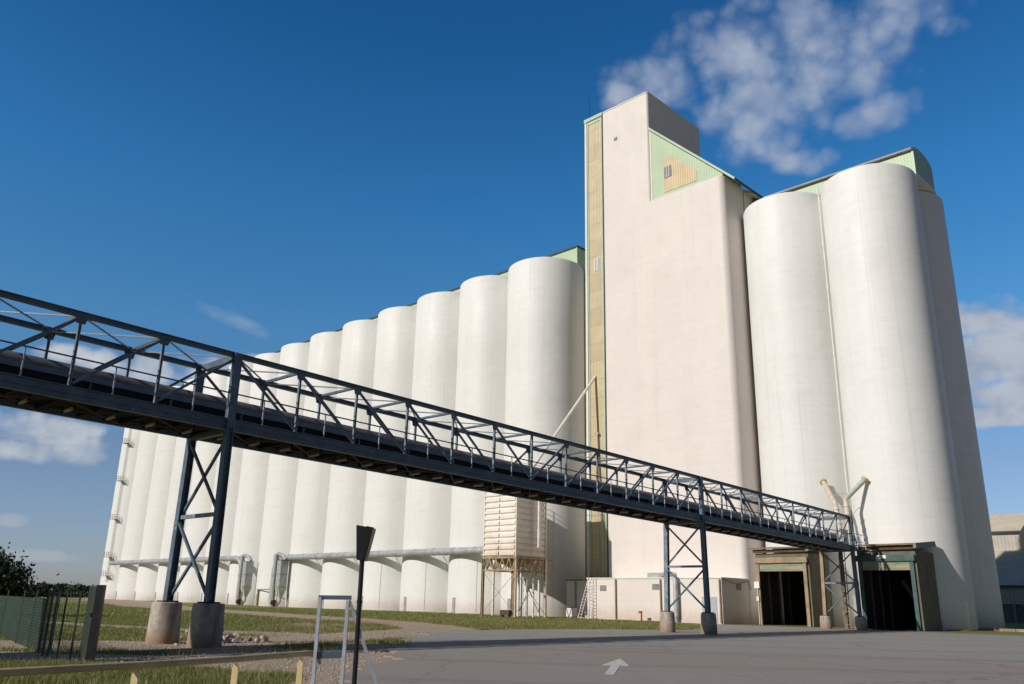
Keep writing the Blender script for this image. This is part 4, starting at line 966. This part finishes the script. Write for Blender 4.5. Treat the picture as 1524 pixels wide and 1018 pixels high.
spout('grain_spout', 'rusty cream spout with ochre flange, leaning left above the bridge end', (40.0, -3.4, 8.2), (39.35, -2.4, 11.15), (37.7, -.8, 13.4), 'spoutcream', 'spoutcream')
spout('grain_spout', 'mint green spout with ochre flange, leaning right above the bridge end', (40.9, -3.4, 8.2), (40.55, -2.8, 11.45), (42.0, -1.65, 13.2), 'spoutcream', 'mint')
solo('stay_cable', 'thin horizontal stay between the two grain spouts', 'cable', MB().bar((39.1, -2.2, 11.9), (40.7, -2.7, 12.0), .04), 'galvdull', (40, -4, 11.8))

# ------------------------------------------------------------------ grey warehouse at the right edge
wh = Thing('warehouse', 'grey corrugated warehouse seen at the right edge beyond the silos', 'warehouse', (34, 90, 0))
wh.part('front_wall', MB().box(12, 75, 84, 84.2, 3.0, 5.95), 'whwall', smooth=0)
wh.part('lower_roof', MB().extrx([(83.5, 5.85), (100, 12.93), (100, 13.1), (83.5, 6.0)], 11.8, 75.2), 'whroof', smooth=0)
wh.part('eaves', MB().box(11.8, 75.2, 83.4, 83.49, 5.7, 6.0), 'roofdark', smooth=0)
wh.part('side_wall', MB().box(12, 12.2, 84.2, 118, -.5, 5.9), 'whwall', smooth=0)
wh.part('upper_wall', MB().box(12, 29.2, 100.02, 100.2, 12.0, 16.3), 'whwall', smooth=0)
wh.part('gable', MB().extrx([(100, 12.5), (118, 12.5), (118, 16.3), (109, 20.2), (100, 16.3)], 29.2, 29.3), 'whwall', smooth=0)
wh.part('upper_roof', MB().extrx([(99.4, 16.2), (109, 20.35), (118.6, 16.2), (118.6, 16.0), (109, 20.15), (99.4, 16.0)], 11.8, 29.8), 'whroof', smooth=0)
wh.part('upper_eaves', MB().box(11.8, 29.8, 99.3, 99.39, 15.95, 16.25), 'roofdark', smooth=0)
wh.part('back_wall', MB().box(29.9, 75, 118, 118.2, 0, 20), 'whwall', smooth=0)
wh.part('ridge_roof', MB().extrx([(117.6, 19.9), (128, 23.4), (128, 23.6), (117.6, 20.1)], 29.9, 75), 'whroof', smooth=0)
wh.part('opening', MB().box(12.2, 75, 84.6, 84.7, -.5, 3.0), 'glass', smooth=0)
for x in (27.4, 30.6, 32.3, 36.0, 41.0): wh.part('post', MB().box(x, x+.4, 84.0, 84.3, -.5, 3.0), 'louvre', smooth=0)
kb = MB()
for a in np.arange(46, 58, 1.6): kb.box(a, a+1.55, 6.2, 6.5, .02, .26)
solo('kerb_blocks', 'low pale kerb blocks at the foot of the shaded right hand silo', 'kerb', kb, 'shedtan', (50, 6, 0), smooth=0)

# ------------------------------------------------------------------ near barrier, frame, pole
gp = lambda px: px
fr = Thing('barrier_frame', 'galvanised A shaped stop frame at the end of the yellow barrier', 'frame', (-2.7, 13.75, 0), WF)
xl, xr = -2.92, -2.50
fr.part('post', MB().bar((xl, 13.70, 0), (xl, 13.70, 1.70), .075, .05, (1,0,0)), 'galv')
fr.part('post', MB().bar((xr, 13.80, 0), (xr, 13.80, 1.66), .075, .05, (1,0,0)), 'galv')
fr.part('top_bar', MB().bar((xl-.03, 13.70, 1.695), (xr+.05, 13.81, 1.70), .05, .065), 'steel')
fr.part('cross_bar', MB().bar((xl+.03, 13.72, .84), (xr, 13.80, .86), .04, .10), 'steel')
fr.part('diagonal_stay', MB().bar((xr+.02, 13.8, 1.66), (-1.80, 13.95, 0), .06, .05), 'galv')
fr.part('shoe', MB().box(-1.95, -1.65, 13.8, 14.1, 0, .05), 'galv')
rl = Thing('swing_barrier', 'weathered yellow swing barrier tube low in the left foreground', 'barrier', (-3.2, 14.9, 0), WF)
rl.part('tube', MB().path([(-8.2, 6.6, .79), (-5.77, 10.26, .80), (-4.75, 11.6, .81), (-3.92, 13.1, .81), (-3.20, 14.30, .83), (-3.12, 14.43, .82), (-3.06, 14.52, .76), (-3.04, 14.55, .66)], .046, 14), 'rail', smooth=60)
for (x, y) in ((-4.77, 11.57), (-3.94, 13.06), (-3.26, 14.2), (-6.55, 9.09)):
    mb = MB().extr([(-.028, -.02), (.030, -.02), (.032, .75), (.004, .83), (-.030, .75)], -.010, .010); mb.box(.030, .038, -.010, .045, 0, .74)
    mb.v = [(x+vx*1.25, y+vy+vx*.2, vz*.922) for vx, vy, vz in mb.v]
    rl.part('pointed_post', mb, 'yellow', smooth=0)
pl = Thing('signal_pole', 'black pole with a dark wedge shaped signal head beside the A frame', 'pole', (-2.31, 13.8, 0), WF)
pl.part('pole', MB().tube((-2.31, 13.82, 0), (-2.33, 13.82, 2.80), .038, 14), 'black')
pl.part('pole_clamp', MB().tube((-2.322, 13.82, 1.62), (-2.322, 13.82, 1.66), .046, 14), 'black')
hx = [(-2.44, 2.82), (-2.16, 2.78), (-2.265, 2.27), (-2.40, 2.28)]
n = 4; y0, y1 = 13.70, 13.98
mb = MB().add([(x, y0, z) for x, z in hx]+[(x-.0, y1, z) for x, z in hx], [(3,2,1,0),(4,5,6,7),(0,1,5,4),(1,2,6,5),(2,3,7,6),(3,0,4,7)])
mb.v = [(x, y+(0 if x < -2.3 else -.0), z) for x, y, z in mb.v]
hd2 = pl.part('signal_head', mb, 'black', smooth=0)
pl.part('lens_panel', MB().add([(-2.34, 13.69, 2.30), (-2.27, 13.69, 2.29), (-2.215, 13.69, 2.52), (-2.30, 13.69, 2.50)]+[(-2.34, 13.697, 2.30), (-2.27, 13.697, 2.29), (-2.215, 13.697, 2.52), (-2.30, 13.697, 2.50)], [(0,1,2,3),(7,6,5,4),(0,4,5,1),(1,5,6,2),(2,6,7,3),(3,7,4,0)]), 'lens', hd2, smooth=0)
pl.part('hood', MB().add([(-2.26, 13.60, 2.80), (-2.15, 13.60, 2.78), (-2.25, 13.66, 2.28), (-2.31, 13.66, 2.29), (-2.26, 13.698, 2.80), (-2.15, 13.698, 2.78), (-2.25, 13.698, 2.28), (-2.31, 13.698, 2.29)], [(0,1,2,3),(7,6,5,4),(0,4,5,1),(1,5,6,2),(2,6,7,3),(3,7,4,0)]), 'black', hd2, smooth=0)

# ------------------------------------------------------------------ green fence and sliding gate end
fe = Thing('mesh_fence', 'dark green welded mesh fence with slim posts in the left foreground', 'fence', (-12, 23, 0), WF)
FP = [(-10.95, 22.47), (-11.35, 22.6), (-11.62, 22.75), (-12.05, 23.5), (-12.55, 24.2), (-13.2, 25.2)]
FP2 = [(-13.2, 25.2), (-14.6, 27.2), (-16.2, 29.4), (-19.2, 33.7), (-22.6, 38.4)]
for i, (x, y) in enumerate(FP + FP2[1:]): fe.part('fence_post', MB().bar((x, y, 0), (x, y, 1.72), .038), 'fence')
def panel(p, q, z1, dx=.06, dz=.20, z0=.06, th=.006):
    mb = MB(); p = Vector((*p, 0)); q = Vector((*q, 0)); L = (q-p).length; n = max(1, int(L/dx))
    for k in range(n+1):
        c = p.lerp(q, k/n); mb.bar((c.x, c.y, z0), (c.x, c.y, z1), th)
    z = z0
    while z < z1: mb.bar((p.x, p.y, z), (q.x, q.y, z), th); z += dz
    return mb
ALLP = [(-10.72, 22.5)] + FP
for p, q in zip(ALLP[:-1], ALLP[1:]): fe.part('mesh_panel', panel(p, q, 1.70, .09, .10, .06, .0055), 'fence2', smooth=0)
for p, q in zip(FP2[:-1], FP2[1:]): fe.part('mesh_panel', panel(p, q, 1.50, .11, .08, .06, .010), 'fence2', smooth=0)
gt = Thing('sliding_gate', 'green slatted end of a sliding gate with a thick dark post', 'gate', (-10.4, 22.6, 0), WF)
g0, g1 = (-10.72, 22.42), (-10.45, 22.2)
mb = MB(); p = Vector((-10.70, 22.50, 0)); q = Vector((-10.36, 22.20, 0))
for k in range(11):
    c = p.lerp(q, (k+.5)/11); mb.bar((c.x, c.y, .05), (c.x, c.y, 1.84), .020, .05, (1,0,0))
gt.part('slat_panel', mb, 'slat', smooth=0)
for z in (.1, 1.84): gt.part('frame_rail', MB().bar((p.x, p.y, z), (q.x, q.y, z), .05, .05), 'slat')
gt.part('frame_post', MB().bar((-10.74, 22.53, 0), (-10.74, 22.53, 1.86), .05), 'slat'); gt.part('frame_post', MB().bar((-10.66, 22.46, 0), (-10.66, 22.46, 1.86), .03), 'fence')
gt.part('gate_post', MB().bar((-10.30, 22.16, 0), (-10.30, 22.16, 1.88), .15, .18, (1,0,0)), 'black')
gt.part('latch', MB().box(-10.50, -10.45, 22.18, 22.24, 1.1, 1.2), 'black')

# ------------------------------------------------------------------ rocks
def rock(s_, seed):
    r = random.Random(seed); bm = bmesh.new(); bmesh.ops.create_icosphere(bm, subdivisions=2, radius=1)
    f = [r.uniform(.6, 1.15) for _ in range(3)]
    pl_ = [(Vector((r.uniform(-1,1), r.uniform(-1,1), r.uniform(-1,1))).normalized(), r.uniform(.32, .66)) for _ in range(14)]
    for v in bm.verts:
        for nn, d in pl_:
            k = v.co.dot(nn)
            if k > d: v.co -= nn*(k-d)
        v.co = Vector((v.co.x*f[0]*s_, v.co.y*f[1]*s_, v.co.z*f[2]*s_*.8))
    mb = MB(); mb.v = [tuple(v.co) for v in bm.verts]; mb.f = [tuple(v.index for v in q.verts) for q in bm.faces]; bm.free(); return mb
rk = []
for i in range(7):
    me_ = rock(1, i+3); rk.append(me_)
for i in range(46):
    u = random.random(); cx, cy = (-12.35+2.7*u, 34.2-.6*u); x = cx+random.gauss(0, .35)+random.uniform(-.3, .3); y = cy+random.gauss(0, .5); s_ = random.uniform(.10, .25)
    zl = random.uniform(.0, .28) if abs(x+11.8) < .8 or abs(x+10.2) < .4 else .02
    if i > 36: x = random.uniform(-14.5, -8.5); y = random.uniform(30, 36); s_ = random.uniform(.06, .13); zl = .0
    mb = MB(); src = rk[i % 7]; mb.v = [(vx*s_+x, vy*s_+y, vz*s_+zl+s_*.4) for vx, vy, vz in src.v]; mb.f = src.f
    solo('limestone_rock', 'broken pale limestone lump in the heap behind the nearest round piers', 'rock', mb, 'stone', (x, y, zl), WF, 'limestone lumps heaped behind the nearest piers', smooth=0)

# ------------------------------------------------------------------ vegetation
def leaves(c, rad, n, size, mat_, rngl, sq=.8, lumps=26):
    cs = rngl.normal(size=(lumps, 3)); cs /= np.linalg.norm(cs, axis=1)[:, None]; cs *= rngl.uniform(.35, .85, (lumps, 1))
    k = rngl.integers(0, lumps, n); p = cs[k] + rngl.normal(size=(n, 3))*.17*rngl.uniform(.5, 1.5, (n, 1))
    p = p*np.array([rad[0], rad[1], rad[2]]) + np.array(c)
    p[:, 2] = np.maximum(p[:, 2], c[2]-rad[2]*1.05)
    a = rngl.normal(size=(n, 3)); a /= np.linalg.norm(a, axis=1)[:, None]; b = np.cross(a, rngl.normal(size=(n, 3))); b /= np.linalg.norm(b, axis=1)[:, None]
    s_ = size*rngl.uniform(.6, 1.3, (n, 1)); a *= s_; b *= s_*.6
    v = np.stack([p-a, p+b, p+a, p-b], 1).reshape(-1, 3); f = np.arange(4*n).reshape(-1, 4)
    me = bpy.data.meshes.new('crown'); me.vertices.add(4*n); me.vertices.foreach_set('co', v.reshape(-1)); me.loops.add(4*n); me.polygons.add(n)
    me.loops.foreach_set('vertex_index', f.reshape(-1)); me.polygons.foreach_set('loop_start', np.arange(0, 4*n, 4)); me.update(calc_edges=True); me.validate()
    me.materials.append(M[mat_]); return me
def tree(x, y, h, rad, n, size, label, mat_='leaf', group=None, low=.3, nm='broadleaf_tree'):
    t_ = Thing(nm, label, 'tree', (x, y, 0), WF, group)
    rl_ = np.random.default_rng(int(abs(x)*10)); zc_ = h-rad*.85
    t_.part('trunk', MB().path([(x, y, -.1), (x+.05, y, h*.25), (x+.12, y+.1, h*.5), (x, y, h*.8)], h*.035, 8), 'bark')
    for k in range(5):
        a = k*1.3; t_.part('limb', MB().tube((x+.05, y, h*(.25+.08*k)), (x+cos(a)*rad*.6, y+sin(a)*rad*.6, h*(.45+.09*k)), h*.016, 6, h*.006), 'bark')
    me = leaves((0, 0, h*(.5+low*.15)), (rad, rad, h*.47), n, size, mat_, rl_); o = bpy.data.objects.new('crown', me); COL.objects.link(o); o.parent = t_.e
tree(-36.0, 59.4, 4.25, 3.3, 32000, .15, 'dark bushy tree at the left edge behind the mesh fence')
far = [(-113.5, 206, 4.2, 5.0, 'low dark tree directly right of the bushy near tree on the horizon'), (-108.5, 205, 4.6, 4.0, 'wide green tree on the horizon, second from the bushy near tree'),
       (-118.5, 233, 5.0, 4.6, 'rounded lighter green tree in the middle of the horizon row'), (-115.6, 233, 3.9, 3.6, 'small dark tree on the horizon, second from the silos'),
       (-105.0, 216, 4.8, 5.4, 'broad dark domed tree on the horizon nearest the silos'), (-131, 215, 5.2, 6, 'far dark tree seen through the bushy near tree')]
for x, y, h, r, l in far: tree(x, y, h*.74, r*.8, 2600, .34, l, 'leaf2', 'trees along the horizon')
# hedge line on the horizon
hm = MB(); me = leaves((-120, 250, .1), (45, 8, 1.0), 9000, .5, 'leaf2', np.random.default_rng(5), lumps=160)
o = bpy.data.objects.new('hedgerow', me); COL.objects.link(o); props(o, 'low dark hedgerow along the horizon at far left', 'hedge')

# grass blades: near turf, verge and weeds
def blades(n, region, hmin, hmax, wd, wmin, seed, mat_):
    r = np.random.default_rng(seed); xs = []; ys = []
    x0, x1, y0, y1 = region; tot = 0
    while tot < n:
        x = r.uniform(x0, x1, n); y = r.uniform(y0, y1, n); g = grassw(x, y)
        keep = (~inpoly(x, y)) & (g + (fbm(x, y, 1.1, 21)-.5)*.9 > wmin) & (np.abs(np.arctan2(x, y)) < radians(36)) & (y > 3)
        a, b = ab(x, y); keep &= ~((b > -5.2) & (a < 6)) & ~((b > -7.1) & (a >= 6))
        xs.append(x[keep]); ys.append(y[keep]); tot += keep.sum()
    x = np.concatenate(xs)[:n]; y = np.concatenate(ys)[:n]
    z = gz(x, y); h = r.uniform(hmin, hmax, n)*(.35+1.1*fbm(x, y, .9, 31)); an = r.uniform(0, 2*pi, n); le = r.uniform(.1, .6, n)*h; la = r.uniform(0, 2*pi, n)
    dx, dy = np.cos(an)*wd/2, np.sin(an)*wd/2; lx_, ly_ = np.cos(la)*le, np.sin(la)*le
    v = np.stack([np.stack([x-dx, y-dy, z-.02], -1), np.stack([x+dx, y+dy, z-.02], -1), np.stack([x+dx*.6+lx_*.4, y+dy*.6+ly_*.4, z+h*.6], -1), np.stack([x-dx*.6+lx_*.4, y-dy*.6+ly_*.4, z+h*.6], -1), np.stack([x+lx_, y+ly_, z+h], -1)], 1).reshape(-1, 3)
    k = np.arange(n)*5
    quads = np.stack([k, k+1, k+2, k+3], -1); tris = np.stack([k+3, k+2, k+4], -1)
    loops = np.concatenate([quads.reshape(-1), tris.reshape(-1)]); ls = np.concatenate([np.arange(0, 4*n, 4), 4*n+np.arange(0, 3*n, 3)])
    me = bpy.data.meshes.new('grass'); me.vertices.add(5*n); me.vertices.foreach_set('co', v.reshape(-1)); me.loops.add(len(loops)); me.polygons.add(2*n)
    me.loops.foreach_set('vertex_index', loops); me.polygons.foreach_set('loop_start', ls); me.update(calc_edges=True); me.validate()
    me.materials.append(M[mat_]); return me
def stuff(name, me, label, cat):
    o = bpy.data.objects.new(name, me); COL.objects.link(o); o['kind'] = 'stuff'; o['label'] = label; o['category'] = cat
stuff('grass', blades(90000, (-14, -3.5, 7, 22), .04, .13, .010, .60, 1, 'grass'), 'short green grass along the bottom left of the picture', 'grass')
stuff('grass', blades(120000, (-45, 14, 22, 62), .04, .13, .022, .52, 2, 'grass'), 'patchy green grass on the rough ground round the piers', 'grass')
stuff('grass', blades(110000, (-85, 16, 55, 125), .06, .17, .05, .52, 3, 'grass'), 'green grass verge in front of the silo row', 'grass')
stuff('dry_grass', blades(26000, (-14, 14, 9, 80), .06, .26, .014, .30, 4, 'drygrass'), 'dry straw coloured stems scattered through the rough ground', 'dry grass')
# gravel
r = np.random.default_rng(9); n = 6500; gx = r.uniform(-16, -3, n*2); gy = r.uniform(13, 48, n*2)
kp = (~inpoly(gx, gy)) & (grassw(gx, gy) < .42); gx = gx[kp][:n]; gy = gy[kp][:n]; n = len(gx); s_ = r.uniform(.008, .035, n)*(r.random(n)**1.5+.45); gzv = gz(gx, gy)
b0 = np.array([(1,0,0),(-1,0,0),(0,1,0),(0,-1,0),(0,0,.8),(0,0,-.8)], float)
v = b0[None]*s_[:, None, None]*r.uniform(.6, 1.3, (n, 6, 1)) + np.stack([gx, gy, gzv+s_*.3], -1)[:, None]
fo = np.array([(0,2,4),(2,1,4),(1,3,4),(3,0,4),(2,0,5),(1,2,5),(3,1,5),(0,3,5)]); fa = (fo[None]+np.arange(n)[:, None, None]*6).reshape(-1, 3)
me = bpy.data.meshes.new('gravel'); me.from_pydata(v.reshape(-1, 3).tolist(), [], fa.tolist()); me.materials.append(M['stone'])
stuff('gravel', me, 'loose pale gravel and chippings beside the asphalt edge', 'gravel')
